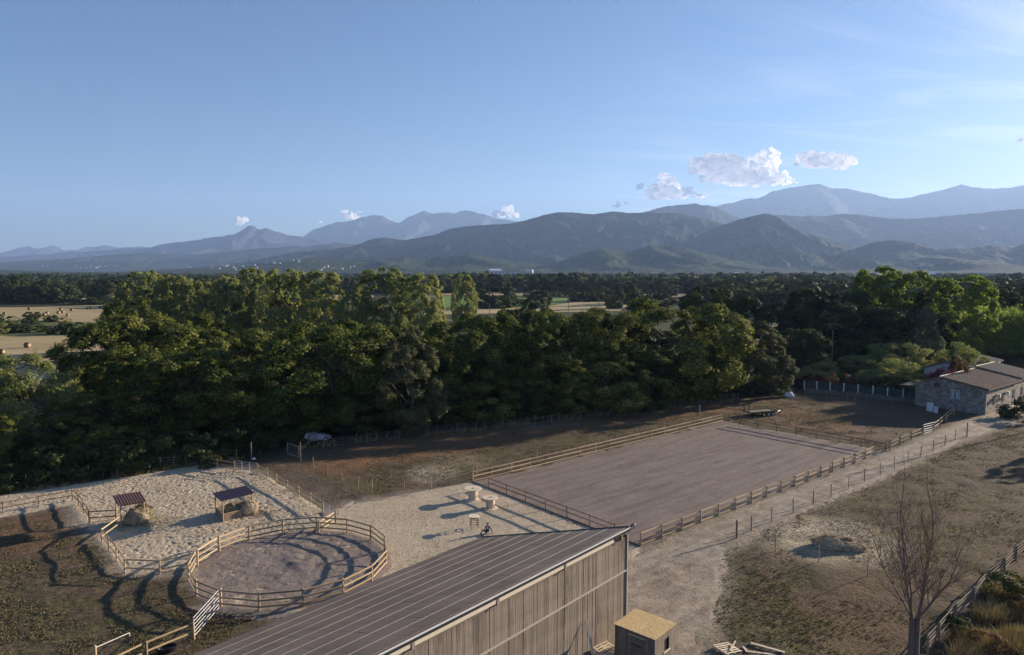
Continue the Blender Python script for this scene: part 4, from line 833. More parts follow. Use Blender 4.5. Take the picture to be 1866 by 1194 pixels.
lone(1762, 797, 1.9, .085, 'thick post at the far end of the track-side wire fence', 'wirepost')
lone(458.6, 839, 2.1, .06, 'tall dark post just behind the white gate', 'post_brown')
lone(548, 842, 2.3, .05, 'tall thin pole carrying the old wire gate below the parked car', 'wirepost')
lone(1275, 756, 1.5, .05, 'single white stake in the shade behind the arena', 'whitepost')
wire_fence('wire_fence', 'three thin stakes with wire running down the right-hand paddock', gp((1412.7, 1005.6), (1491.6, 1025.8), (1580.4, 1053)), 1.4, .035, (1.2,), tilt=.02, var=.04)
# old wire gate below the car
a, b = G(524, 829), G(545, 837); org = Vector((*a, 0)); T = thing('wire_gate', 'old tubular frame gate standing open below the parked car', 'gate', org); m = MB(); bb = Vector((*b, 0)) - org
for u0, u1 in (((0, 0, .2), (0, 0, 1.45)), ((bb.x, bb.y, .2), (bb.x, bb.y, 1.45)), ((0, 0, .2), (bb.x, bb.y, .2)), ((0, 0, 1.45), (bb.x, bb.y, 1.45))): m.tube(u0, u1, .03, .03, 6)
m.build('frame', M['metal'], T); m = MB()
for i in range(1, 8): m.tube((bb.x * i / 8, bb.y * i / 8, .2), (bb.x * i / 8, bb.y * i / 8, 1.45), .006, .006, 3, False)
for i in range(1, 6): m.tube((0, 0, .2 + .21 * i), (bb.x, bb.y, .2 + .21 * i), .006, .006, 3, False)
m.build('mesh_panel', M['metal'], T)
# bottom right weathered fence
SL = gp((1690, 1194), (1711, 1168), (1741, 1133), (1774.6, 1101), (1800, 1069), (1830, 1045), (1851, 1022), (1880, 998), (1915, 970))
rail_fence('weathered_fence', 'leaning grey weathered fence of many thin rails at the bottom right', SL, [.25, .5, .75, 1.0], 1.15, .06, 'old', rh=.09, rt=.03)
rail_fence('paddock_fence', 'two-rail fence running from the white five-bar gate up to the stone house', gp((1702, 787), (1713, 779), (1724, 769), (1738, 757)), [.6, 1.1], 1.25, wood='fence')
rail_fence('paddock_fence', 'low fence between the arena corner and the white five-bar gate', gp((1622, 822), (1640, 812), (1661, 803), (1682, 793)), [.5, .95], 1.15, wood='brown')
lone(1761, 756, 1.3, .06, 'short stake in front of the stone house, near the corner', 'wirepost'); lone(1743, 755, 1.3, .06, 'short stake in front of the stone house, nearer the window', 'wirepost')
# panel fence on a low wall, left of the house
PF = gp((1440, 716), (1465, 717), (1488, 718), (1512, 720), (1537, 722), (1563, 724), (1590, 727), (1616.6, 730), (1645, 733), (1674, 736.5))
org = Vector((*PF[1], 0)); T = thing('panel_fence', 'mesh panel fence with white posts on a low wall left of the stone house', 'fence', org)
t = NT('fence_mesh_cloth'); c = t.coord('Generated'); tp = t.n.new('ShaderNodeBsdfTransparent'); ms = t.n.new('ShaderNodeMixShader'); ms.inputs[0].default_value = .55
t.fin((.07, .10, .11), .8); t.l.new(tp.outputs[0], ms.inputs[1]); t.l.new(t.b.outputs[0], ms.inputs[2]); t.l.new(ms.outputs[0], t.out.inputs[0]); M['net'] = t.m
M['blockwall'] = plain('rendered_low_wall', (.15, .13, .11), .9, 0, .2, .35)
for i, q in enumerate(PF[1:]): obj('post', ME['whitepost'], None, T, (q[0] - org.x, q[1] - org.y, 1.5), None, (.13, .13, 1.5))
for a, b in zip(PF[1:-1], PF[2:]):
    A_, B_ = Vector((*a, 0)) - org, Vector((*b, 0)) - org; m = MB(); d_ = (B_ - A_); nn = Vector((-d_.y, d_.x, 0)).normalized() * .01
    m.quad(A_ + Vector((0, 0, .8)) + nn, B_ + Vector((0, 0, .8)) + nn, B_ + Vector((0, 0, 2.1)) + nn, A_ + Vector((0, 0, 2.1)) + nn); m.build('panel', M['net'], T)
    m = MB(); mid = (A_ + B_) / 2; rz_ = math.atan2(d_.y, d_.x); m.box((0, 0, 0), (d_.length, .22, .85)); m.build('low_wall', M['blockwall'], T, loc=mid + Vector((0, 0, .38))).rotation_euler = (0, 0, rz_)
wire_fence('wire_fence', 'short stakes in the grass below the panel fence', gp((1466, 726), (1506, 729), (1544, 731), (1559, 736), (1580, 735), (1626, 739), (1676, 748)), 1.15, .04, (.5, .9))
# ------------------------------------------------------------------ barn
bA = np.array([(2075 - 933) / F, 1.0]); bA /= np.linalg.norm(bA); bN = np.array([-bA[1], bA[0]])       # along, and away to the low side
BP = G(1142, 1150); BTOP = at(1142, 959, BP[1])[1]; BW = 12.3; BLOW = 2.75; BLEN = 27.0
ang = math.atan2(bA[1], bA[0])
# local frame: x towards -along (towards the camera side), y towards low side -> rotate by ang+pi gives x=-bA, y=-bN; use a matrix in world terms instead
def Bp(x, y, z): q = BP - bA * x + bN * y; return Vector((q[0] - BP[0], q[1] - BP[1], z))
BARN = thing('barn', 'timber barn with a single-pitch roof of solar panels and vertical weathered planks', 'barn', (*BP, 0))
MBt = Matrix(((-bA[0], bN[0], 0), (-bA[1], bN[1], 0), (0, 0, 1)))
pitch = math.atan2(BTOP - BLOW, BW)
def bbox(mb, c, d, tilt=False):
    Mx = MBt.copy()
    if tilt: Mx = Mx @ Matrix.Rotation(-pitch, 3, 'X')
    mb.box(Bp(*c), d, Mx)
def roofz(y): return BTOP - (BTOP - BLOW) * y / BW
# inner structure: frame walls (dark), so that nothing shows through
m = MB(); bbox(m, (BLEN / 2, .16, (BTOP - .4) / 2), (BLEN - .1, .08, BTOP - .5)); bbox(m, (BLEN / 2, BW - .3, (BLOW - .4) / 2), (BLEN - .1, .08, BLOW - .5)); m.build('inner_wall', M['dark'], BARN)
m = MB()
V4 = [Bp(.12, .2, 0), Bp(.12, BW - .35, 0), Bp(.12, BW - .35, BLOW - .35), Bp(.12, .2, BTOP - .45)]; m.add(V4 + [v + Vector((*(-bA * .06), 0)) for v in V4], [(0, 1, 2, 3), (7, 6, 5, 4), (0, 4, 5, 1), (1, 5, 6, 2), (2, 6, 7, 3), (3, 7, 4, 0)]); m.build('end_wall', M['plank'], BARN)
# deck under the panels
m = MB(); bbox(m, (BLEN / 2 - .1, BW / 2, (BTOP + BLOW) / 2 - .14), (BLEN + .15, BW / math.cos(pitch) , .08), True); m.build('roof_deck', M['dark'], BARN)
# planks: one mesh per tier, shared
PW = .155; ztop = BTOP - .62; zmid = 3.86
def plank(h):
    m = MB(); m.box((0, 0, 0), (PW - .012, .028, h)); return fresh('plank', m, M['plank'])
up, low = plank(ztop - zmid), plank(zmid - .05); npl = int(BLEN / PW)
for i in range(npl):
    x = PW * (i + .5); rz_ = ang + math.pi; off = random.choice((0, 0, .006, .014)) ; 
    obj('plank', up, None, BARN, Bp(x, .07 - off, (ztop + zmid) / 2 + random.uniform(-.01, .01)), (0, random.gauss(0, .0012), rz_))
    if i < 100: obj('plank', low, None, BARN, Bp(x, .085 - off, (zmid + .05) / 2), (0, random.gauss(0, .0012), rz_))
m = MB()
for i in range(100, npl): bbox(m, (PW * (i + .5), .085, (zmid + .05) / 2), (PW - .012, .028, zmid - .05))
tag(m.build('planks', M['plank'], BARN), kind='stuff')
m = MB(); bbox(m, (BLEN / 2, .03, zmid), (BLEN, .06, .09)); m.build('batten', M['sunbleached2'], BARN)
m = MB(); bbox(m, (.02, .05, (BTOP - .5) / 2), (.10, .12, BTOP - .55)); m.build('corner_board', M['sunbleached2'], BARN)
M['sunbleached'] = wood('sunbleached_wood', (.50, .44, .33), (.68, .62, .50), 3, (2, 8, 8), rnd=.1)
m = MB(); bbox(m, (BLEN / 2 + .9, -.10, BTOP - .36), (BLEN - 1.7, .07, .20)); m.build('eaves_beam', M['sunbleached'], BARN)
m = MB(); bbox(m, (BLEN / 2 + .3, .0, BTOP - .56), (BLEN - .5, .05, .10)); m.build('wall_plate', M['old_wood'], BARN)
for k in range(5):
    m = MB(); bbox(m, (1.1 + 5.3 * k if k else .9, -.09, BTOP - .42), (.16, .14, .34)); m.build('bracket', M['old_wood'], BARN)
M['flash'] = plain('bright_flashing', (.78, .77, .74), .35, .3, .5, .05)
m = MB(); bbox(m, (BLEN / 2, -.16, BTOP - .05), (BLEN, .05, .07)); m.build('flashing', M['flash'], BARN)
m = MB(); bbox(m, (BLEN / 2, -.15, BTOP - .17), (BLEN, .10, .10)); m.build('gutter', M['dark'], BARN)
m = MB(); m.tube(Bp(.25, -.13, BTOP - .16), Bp(-.38, -.13, BTOP - .05), .10, .13, 10); m.tube(Bp(-.3, -.13, BTOP - .06), Bp(-.62, -.05, BTOP - .03), .14, .10, 10); m.build('gutter_end', M['black'], BARN)
# solar panels
M['ribs'] = plain('dull_aluminium', (.30, .27, .25), .6, 0, .3, .1)
NROW = 9; NCOL = 27; sl = BW / math.cos(pitch) / NROW; pl = BLEN / NCOL
t = NT('solar_glass'); c = t.coord(); n1 = t.noise(c, 2.0, 4); n2 = t.noise(t.coord('World'), .35, 4, .6)
base = t.mix(t.mr(n2, .35, .65), (.20, .145, .10), (.27, .20, .145)); 
t.fin(base, t.mr(n1, .3, .7, .5, .6), 0, .25); M['solar'] = t.m
m = MB(); m.box((0, 0, 0), (pl - .022, sl - .05, .035)); pan = fresh('solar_panel', m, M['solar'])
rot = (MBt @ Matrix.Rotation(-pitch, 3, 'X')).to_4x4()
for j in range(NROW):
    for i in range(NCOL):
        yv = (j + .5) * sl * math.cos(pitch); o = obj('solar_panel', pan, None, BARN); o.matrix_local = Matrix.Translation(Bp((i + .5) * pl, yv, roofz(yv) - .045 + random.uniform(-.004, .004))) @ rot
for j in range(1, NROW):
    yv = j * sl * math.cos(pitch); m = MB(); bbox(m, (BLEN / 2, yv, roofz(yv) - .03), (BLEN, .018, .045), True); m.build('rail', M['ribs'], BARN)
m = MB(); bbox(m, (-.03, BW / 2, (BTOP + BLOW) / 2 - .05), (.06, BW / math.cos(pitch), .12), True); m.build('verge_trim', M['dark'], BARN)
# ------------------------------------------------------------------ plank shed
S0 = BP - bA * 3.05 - bN * 1.5       # near the barn corner
cs = [G(1120.6, 1136, 2.3), G(1162, 1108, 2.3), G(1231, 1136.6, 2.3), G(1190.4, 1167.5, 2.3)]
cs = [np.array(c_) for c_ in cs]; cen = sum(cs) / 4; u = (cs[2] - cs[3]); u /= np.linalg.norm(u); v_ = np.array([-u[1], u[0]]); Lu = 2.25; Lv = 2.5
SH = thing('shed', 'small plank shed with a flat yellow chipboard roof beside the barn', 'shed', (*cen, 0), math.atan2(u[1], u[0]))
# local x = along barn axis, local y = towards the barn
m = MB(); m.box((0, 0, 2.29), (Lu + .12, Lv + .14, .022)); m.build('roof', M['osb'], SH)
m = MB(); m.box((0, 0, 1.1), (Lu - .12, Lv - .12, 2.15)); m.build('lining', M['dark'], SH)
def wallplanks(axis, sgn, length, skipf=None):
    n = int(length / .16); w_ = length / n
    for i in range(n):
        x = -length / 2 + w_ * (i + .5); z0, z1 = 0.02, 2.25; m = MB()
        segs = [(z0, z1)]
        if skipf and skipf(x): segs = [(z0, skipf(x)[0]), (skipf(x)[1], z1)]
        for a, b in segs:
            d = (w_ - .01, .025, b - a) if axis == 'y' else (.025, w_ - .01, b - a); c_ = (x, sgn * Lv / 2, (a + b) / 2) if axis == 'y' else (sgn * Lu / 2, x, (a + b) / 2); m.box(c_, d)
        m.build('plank', M['plank'], SH)
wallplanks('y', -1, Lu - .03, lambda x: (1.15, 1.85) if -.1 < x < .5 else None); wallplanks('y', 1, Lu - .03); wallplanks('x', -1, Lv - .03); wallplanks('x', 1, Lv - .03)
m = MB(); m.box((.2, -Lv / 2 - .02, 1.12), (.66, .09, .05)); m.build('sill', M['pale_wood'], SH)
m = MB(); m.box((-Lu / 2 - .03, -.15, 1.0), (.03, .8, 1.9)); dr = m.build('door', M['plank'], SH)
m = MB(); m.box((-Lu / 2 - .05, -.15, 1.55), (.02, .75, .05)); m.box((-Lu / 2 - .05, -.15, .5), (.02, .75, .05)); m.build('hinge', M['dark'], dr)
m = MB(); m.box((-Lu / 2 - .04, -.15, 2.06), (.06, .95, .06)); m.build('lintel', M['pale_wood'], SH)
# leaning board, pallets, loose planks
p = G(1100, 1215); T = tag(obj('leaning_board', unit_box().mesh('leaning_board'), M['pale_wood']), 'long pale board leaning against the barn wall left of the shed', 'board'); 
a = Vector((*(BP - bA * 4.6 - bN * .9), .03)); b = Vector((*(BP - bA * 4.3 - bN * .05), 2.35)); d = b - a; T.location = (a + b) / 2; T.rotation_euler = d.to_track_quat('Z', 'Y').to_euler(); T.scale = (.16, .035, d.length)
def pallet(p, rz, label, group=None, z=0, tilt=(0, 0)):
    T = thing('pallet', label, 'pallet', (p[0], p[1], z), rz, group); T.rotation_euler = (tilt[0], tilt[1], rz)
    for i in range(6): m = MB(); m.box((0, -.5 + .2 * i, .135), (1.2, .10, .02)); m.build('deck_board', M['pale_wood'], T)
    for x in (-.54, 0, .54): m = MB(); m.box((x, 0, .07), (.09, 1.1, .09)); m.build('bearer', M['pale_wood'], T)
    for y in (-.48, 0, .48): m = MB(); m.box((0, y, .012), (1.2, .10, .02)); m.build('bottom_board', M['pale_wood'], T)
    return T
pallet(G(1325, 1187), .5, 'wooden pallet lying on the ground right of the shed', z=.06, tilt=(0, .12))
pallet(BP - bA * 3.3 - bN * .75, ang, 'pallet between barn and shed, lowest of the pile', 'pallets piled between barn and shed', .02)
pallet(BP - bA * 3.3 - bN * .8, ang + .1, 'pallet between barn and shed, second in the pile', 'pallets piled between barn and shed', .19)
pallet(BP - bA * 3.25 - bN * .72, ang - .15, 'pallet between barn and shed, on top of the pile', 'pallets piled between barn and shed', .36, (.1, 0))
def plankon(a, b, w_, label, z=.10, mat='pale_wood'):
    a, b = G(*a), G(*b); T = tag(obj('loose_plank', unit_box().mesh('loose_plank'), M[mat]), label, 'plank'); c_ = (a + b) / 2; d = b - a
    T.location = (*c_, z); T.rotation_euler = (0, 0, math.atan2(d[1], d[0])); T.scale = (np.linalg.norm(d), w_, .045)
plankon((1368, 1176), (1429, 1193), .17, 'thick pale beam lying right of the loose pallet', .14)
plankon((1362, 1189), (1432, 1197), .14, 'plank lying below the thick pale beam', .05)
plankon((1354, 1181), (1362, 1191), .12, 'short board end standing left of the thick pale beam', .09)
plankon((1354, 1178), (1415, 1178.5), .04, 'thin lath lying behind the thick pale beam', .06, 'old_wood')
plankon((1330, 1194), (1340, 1176), .07, 'narrow lath lying across the loose pallet', .27)
# ------------------------------------------------------------------ hay shelters
M['roof_a'] = plain('brown_sheet_metal', (.17, .085, .06), .55, .2, .5, .2); M['roof_b'] = plain('maroon_sheet_metal', (.06, .022, .035), .4, .3, .5, .2)
def shelter(label, FL, FR, BL, zf, zb, mat, wall, ribs=12, over=.22):
    FL, FR, BL = map(np.array, (FL, FR, BL)); BR = BL + FR - FL; org = Vector((*FL, 0)); T = thing('hay_shelter', label, 'shelter', org)
    for q, h in ((FL, zf), (FR, zf), (BL, zb), (BR, zb)): post(ME['post_fence'], T, (*q, 0), h, .06, org, tilt=0)
    ux = (FR - FL); lx = np.linalg.norm(ux); ux /= lx; uy = (BL - FL); ly = np.linalg.norm(uy); uy /= ly
    o = Vector((*(FL - ux * over - uy * over), zf + .05)) - org; X_ = Vector((*ux, 0)); Y_ = Vector((*uy, (zb - zf) / ly)); W_ = lx + 2 * over; D_ = ly + 2 * over
    m = MB(); n = ribs * 4; prof = [0, 0, .045, .045]; vs = []
    for yy in (0, D_):
        for i in range(n + 1): vs.append(o + X_ * (W_ * i / n) + Y_ * yy + Vector((0, 0, prof[i % 4])))
    nv = len(vs); vs += [v - Vector((0, 0, .02)) for v in vs]; k = n + 1
    fs = [(i, i + 1, k + i + 1, k + i) for i in range(n)] + [(nv + k + i, nv + k + i + 1, nv + i + 1, nv + i) for i in range(n)] + [(i + 1, i, nv + i, nv + i + 1) for i in range(n)] + [(k + i, k + i + 1, nv + k + i + 1, nv + k + i) for i in range(n)] + [(0, k, nv + k, nv), (n, nv + n, nv + k + n, k + n)]
    m.add(vs, fs); m.build('roof', M[mat], T)
    m = MB()
    for a, b, h0, h1 in ((FL, FR, zf, zf), (BL, BR, zb, zb), (FL, BL, zf, zb), (FR, BR, zf, zb)): m.tube(Vector((*a, h0 - .03)) - org, Vector((*b, h1 - .03)) - org, .045, .045, 4)
    m.build('roof_frame', M['fence'], T)
    for a, b, s in ((FL, FR, 1), (FR, FL, 1)):
        dr_ = (b - a) / np.linalg.norm(b - a); m = MB(); m.tube(Vector((*a, zf - .5)) - org, Vector((*(a + dr_ * .4), zf - .08)) - org, .03, .03, 4); m.build('brace', M['fence'], T)
    if wall:
        for a, b, nb in ((FL, FR, 16), (FL, BL, 12), (FR, FR + BL - FL, 12), (BL, BR, 16)):
            for i in range(nb):
                c_ = a + (b - a) * (i + .5) / nb; wd = np.linalg.norm(b - a) / nb; m = MB(); m.box((0, 0, 0), (wd - .012, .025, wall + random.uniform(-.03, .03)))
                o_ = m.build('plank', M['old_wood'] if random.random() < .3 else M['fence_dark'], T, loc=Vector((*c_, wall / 2 + .04)) - org); o_.rotation_euler = (0, 0, math.atan2(*(b - a)[::-1]))
            d_ = b - a; span(ME['rail_fence'], 'rail', T, (*a, wall + .08), (*b, wall + .08), .07, .08, org)
    return T
shelter('left open hay shelter with a plain brown sheet roof, spilling hay', G(221.5, 961), G(263.5, 953.5), G(212.6, 947), 1.9, 2.05, 'roof_a', 0, 10)
shelter('right open hay shelter with striped maroon roof and plank sides', G(406.7, 951.8), G(460.4, 938), G(393.9, 939), 1.95, 1.95, 'roof_b', .62, 12)
# metal sheet panel on the left shelter's back
def hay(name, label, c, rx, ry, rz_, seed, n=9000, cat='hay bale', flat=0, z0=None):
    r = np.random.default_rng(seed); V, Fc = ICO3; z0 = rz_ * .8 if z0 is None else z0
    d = V.copy(); dsp = .55 + .85 * fbm(V[:, 0] * 2.6 + seed, V[:, 1] * 2.6, V[:, 2] * 2.6, 4, seed, .6); Vb = V * dsp[:, None] * [rx, ry, rz_] * .84
    Vb[:, 2] = np.maximum(Vb[:, 2], -z0); o = len(Vb); Fb = Fc
    dd = r.normal(size=(n, 3)); dd /= np.linalg.norm(dd, axis=1, keepdims=True); ds = .55 + .85 * fbm(dd[:, 0] * 2.6 + seed, dd[:, 1] * 2.6, dd[:, 2] * 2.6, 4, seed, .6)
    P = dd * ds[:, None] * [rx, ry, rz_] * (r.uniform(.92, 1.05, n))[:, None]; P[:, 2] = np.maximum(P[:, 2], -z0 + .01)
    T = r.normal(size=(n, 3)); T -= .45 * (T * dd).sum(1, keepdims=True) * dd; T /= np.linalg.norm(T, axis=1, keepdims=True); S = np.cross(T, dd); l = r.uniform(.06, .26, n)[:, None] ** 1.0
    Vq = np.stack([P - T * l, P + S * .045 + dd * .02, P + T * l + dd * .02], 1).reshape(-1, 3)
    me = np_mesh(name, np.vstack([Vb, Vq]), np.vstack([Fb, np.arange(3 * n).reshape(-1, 3) + o])); return tag(obj(name, me, M['straw'], None, (*c, z0)), label, cat)
c0 = (G(221.5, 961) + G(263.5, 953.5)) / 2
hay('hay_bale', 'large collapsing round hay bale under the left shelter, front one', c0 + np.array([.15, .35]), .92, .8, .68, 3, 11000, z0=.6)
hay('hay_bale', 'second hay heap sitting behind on the bale under the left shelter', c0 + np.array([.35, 1.15]), .75, .65, .85, 4, 9000, z0=.6)
c1 = (G(406.7, 951.8) + G(460.4, 938)) / 2
hay('hay_bale', 'dark half-eaten hay bale at the left inside the right shelter', c1 + np.array([-.75, .7]), .62, .7, .62, 5, 7000, z0=.5)
hay('hay_bale', 'pale rounded hay bale at the right inside the right shelter', c1 + np.array([.55, 1.1]), .72, .75, .72, 6, 7000, z0=.5)
hay('hay_heap', 'loose hay heap lying in the right-hand paddock, dark on its shaded side', G(1520, 998), 1.55, 1.0, .55, 7, 20000, 'hay heap', z0=.25)
hay('hay_heap', 'small flat tuft of hay right of the paddock hay heap', G(1556, 1003), .8, .6, .3, 9, 5000, 'hay heap', z0=.15)
def strawscatter(name, label, c, rx, ry, n, seed, zt=.06, lmax=.14):
    r = np.random.default_rng(seed); a = r.random(n) * 6.283; q = r.random(n) ** .75; rad = q * (1 + .5 * (fbm(np.cos(a) * 1.6 + 5, np.sin(a) * 1.6 + 5, 0, 3, seed) - .5))
    P = np.stack([c[0] + np.cos(a) * rad * rx, c[1] + np.sin(a) * rad * ry, .02 + zt * r.random(n) * (1.4 - q)], 1); T = r.normal(size=(n, 3)) * [1, 1, .22]; T /= np.linalg.norm(T, axis=1, keepdims=True); S = np.array([0, 0, 1.]) + r.normal(size=(n, 3)) * .35; S = np.cross(T, S); S /= np.linalg.norm(S, axis=1, keepdims=True); l = r.uniform(.04, lmax, n)[:, None]
    V = np.stack([P - T * l, P + S * .03, P + T * l + [0, 0, .02]], 1).reshape(-1, 3); V[:, 2] = np.maximum(V[:, 2], .012)
    return tag(obj(name, np_mesh(name, V, np.arange(3 * n).reshape(-1, 3)), M['straw']), label, 'straw', kind='stuff')
strawscatter('scattered_straw', 'straw strewn around the left hay shelter', c0 + np.array([.9, .3]), 3.2, 2.0, 4500, 1)
strawscatter('scattered_straw', 'wide ring of straw round the hay heap in the right-hand paddock', G(1518, 990), 5.6, 5.0, 7000, 2, .05, .16)
strawscatter('scattered_straw', 'pale patch of straw on the brown field', G(785, 862), 2.6, 3.6, 4000, 3, .05, .16)
strawscatter('scattered_straw', 'few straws on the gravel beside the right hay shelter', c1 + np.array([1.8, 1.0]), 1.3, 1.2, 1800, 4)
# ------------------------------------------------------------------ cable drum tables, stool
def drum(label, p, R_, h, rc, rz=0):
    T = thing('cable_drum', label, 'table', (*p, .02), rz, 'wooden cable drum tables')
    nb = 9
    for zz, nm in ((h - .05, 'top_board'), (0.0, 'bottom_board')):
        for i in range(nb):
            y0 = -R_ + 2 * R_ * i / nb; y1 = y0 + 2 * R_ / nb - .008; pts = []
            for s_ in range(5): y = y0 + (y1 - y0) * s_ / 4; x = math.sqrt(max(0, R_ * R_ - y * y)); pts.append((x, y))
            ring = [(x, y) for x, y in pts] + [(-x, y) for x, y in reversed(pts)]; n = len(ring); m = MB()
            m.add([(x, y, zz) for x, y in ring] + [(x, y, zz + .05) for x, y in ring], [tuple(range(n - 1, -1, -1)), tuple(range(n, 2 * n))] + [(k, (k + 1) % n, n + (k + 1) % n, n + k) for k in range(n)]); m.build(nm, M['pale_wood'], T)
    ns = 16
    for i in range(ns):
        a = 6.283 * i / ns; m = MB(); m.box((0, 0, 0), (2 * math.pi * rc / ns - .008, .03, h - .11)); o = m.build('stave', M['pale_wood'], T, loc=(rc * math.cos(a), rc * math.sin(a), h / 2)); o.rotation_euler = (0, 0, a + math.pi / 2)
    m = MB(); m.tube((0, 0, h - .04), (0, 0, h + .012), .10, .10, 12); m.build('hub_plate', M['dark'], T)
    m = MB()
    for a in range(4): m.tube((.22 * math.cos(a * 1.57), .22 * math.sin(a * 1.57), h), (.22 * math.cos(a * 1.57), .22 * math.sin(a * 1.57), h + .02), .025, .025, 6)
    m.build('bolt_head', M['dark'], T)
drum('larger wooden cable drum used as a table, nearer the arena corner', G(862, 911), .82, 1.12, .42, .3)
drum('smaller wooden cable drum table, right of the larger one', G(893.5, 926.5), .71, 1.02, .40, .8)
p = G(864, 962); T = thing('bar_stool', 'small round-topped table on four thin dark legs left of the seated person', 'table', (*p, .02), .2)
m = MB(); m.disc((0, 0, .98), .46, .05, 24); m.build('tabletop', M['pale_wood'], T); m = MB(); m.disc((0, 0, .78), .22, .20, 14); m.build('drum_core', M['fence_dark'], T)
for a, b in ((-.3, -.3), (.3, -.3), (.3, .3), (-.3, .3)): m = MB(); m.tube((a, b, 0), (a * .95, b * .95, .97), .025, .02, 6); m.build('leg', M['dark'], T)
m = MB(); q_ = [(-.3, -.3), (.3, -.3), (.3, .3), (-.3, .3), (-.3, -.3)]
for zz in (.35, .72): m.path([(x, y, zz) for x, y in q_], .018, 5)
m.build('stretcher', M['dark'], T)
# ------------------------------------------------------------------ person sitting on the ground
def skin(name, joints, edges, mat, parent, sub=1):
    me = bpy.data.meshes.new(name); me.from_pydata([j[0] for j in joints], edges, []); o = obj(name, me, None, parent); 
    sk = o.modifiers.new('s', 'SKIN'); 
    for i, j in enumerate(joints): me.skin_vertices[0].data[i].radius = (j[1], j[2] if len(j) > 2 else j[1])
    me.skin_vertices[0].data[0].use_root = True
    ss = o.modifiers.new('u', 'SUBSURF'); ss.levels = sub; ss.render_levels = sub
    dg = bpy.context.evaluated_depsgraph_get(); m2 = bpy.data.meshes.new_from_object(o.evaluated_get(dg)); o.modifiers.clear(); o.data = m2; m2.name = name; m2.materials.clear(); m2.materials.append(mat)
    for f in m2.polygons: f.use_smooth = True
    return o
p = at(888, 975, 57.4); T = thing('person', 'dark-haired person in navy and white sitting on the yard ground behind the roof edge', 'person', (p[0], 57.4, .03), R(-25))
J = [((0, 0, .13), .15, .12), ((0, .05, .32), .13, .10), ((0, .10, .50), .15, .10), ((0, .08, .58), .06), ((0, .06, .66), .05),
     ((-.17, .10, .54), .055), ((-.22, -.05, .34), .042), ((-.12, -.20, .28), .034), ((-.08, -.27, .26), .03),
     ((.17, .10, .54), .055), ((.29, .13, .32), .042), ((.36, .20, .08), .032), ((.38, .22, .02), .03),
     ((-.10, -.05, .13), .09), ((-.22, -.40, .38), .06), ((-.30, -.62, .09), .045), ((-.32, -.76, .05), .04),
     ((.10, -.05, .13), .09), ((.16, -.46, .20), .06), ((.02, -.80, .09), .045), ((-.02, -.93, .06), .04)]
E_ = [(0, 1), (1, 2), (2, 3), (3, 4), (2, 5), (5, 6), (6, 7), (7, 8), (2, 9), (9, 10), (10, 11), (11, 12), (0, 13), (13, 14), (14, 15), (15, 16), (0, 17), (17, 18), (18, 19), (19, 20)]
skin('body', J, E_, M['navy'], T, 2)
m = MB(); V, Fc = ICO2; m.add([(x * .085, .04 + y * .10, .76 + z * .115) for x, y, z in V], [tuple(f) for f in Fc]); m.add([(x * .016, -.06 + y * .02, .75 + z * .02) for x, y, z in ICO1[0]], [tuple(f) for f in ICO1[1]]); hd = m.build('head', M['skin'], T, True)
m = MB(); m.add([(x * .10, .07 + y * .10, .80 + z * .11) for x, y, z in V], [tuple(f) for f in Fc]); m.tube((0, .15, .82), (0, .20, .62), .05, .03, 8); m.build('hair', M['hair'], hd, True)
m = MB(); m.add([(x * .14, .03 + y * .08, .44 + z * .13) for x, y, z in V], [tuple(f) for f in Fc]); m.build('white_vest', M['cloth'], T, True)
for hx, hy, hz_ in ((-.08, -.29, .26), (.385, .235, .02)):
    m = MB(); m.box((hx, hy, hz_), (.07, .08, .028))
    for f_ in range(4): m.tube((hx - .028 + .018 * f_, hy - .03, hz_), (hx - .03 + .02 * f_, hy - .09 - .01 * (f_ in (1, 2)), hz_ - .012), .009, .007, 5)
    m.tube((hx + .03, hy, hz_), (hx + .065, hy - .045, hz_), .011, .008, 5); m.build('hand', M['skin'], T)
# ------------------------------------------------------------------ trailer
p = G(1368, 761); q = G(1418, 757.5); d = q - p; T = thing('trailer', 'dark green flat trailer with three axles and two raised ramps', 'trailer', (*p, 0), math.atan2(d[1], d[0])); LT = 5.2
m = MB(); m.box((LT / 2 - .3, 1.0, .66), (LT - .6, 1.9, .05)); m.build('deck', M['fence_dark'], T)
m = MB(); m.box((LT / 2 - .3, .03, .66), (LT - .5, .08, .16)); m.box((LT / 2 - .3, 1.97, .66), (LT - .5, .08, .16)); m.box((LT - .6, 1, .66), (.08, 1.9, .16)); m.box((0, 1, .66), (.08, 1.9, .16))
m.tube((LT - .6, .2, .6), (LT + .8, 1, .55), .05, .05, 6); m.tube((LT - .6, 1.8, .6), (LT + .8, 1, .55), .05, .05, 6); m.build('frame', M['green_metal'], T)
m = MB(); m.tube((LT + .6, 1, .02), (LT + .6, 1, .8), .035, .035, 8); m.disc((LT + .6, 1, .0), .1, .06, 10); m.build('jockey_wheel', M['dark'], T)
m = MB(); m.box((LT + .95, 1, .58), (.3, .12, .12)); m.build('hitch', M['dark'], T)
for y in (-.12, 2.12):
    m = MB(); m.box((2.95, y, .80), (2.5, .26, .035)); m.box((1.72, y, .72), (.035, .26, .16)); m.box((4.18, y, .72), (.035, .26, .16)); m.build('mudguard', M['green_metal'], T)
    for x in (2.15, 2.95, 3.75):
        m = MB(); m.tube((x, y - .1, .34), (x, y + .1, .34), .34, .34, 18); wh = m.build('wheel', M['tyre'], T); m = MB(); m.tube((x, y - .115, .34), (x, y + .115, .34), .19, .19, 12); m.build('rim', M['metal'], wh)
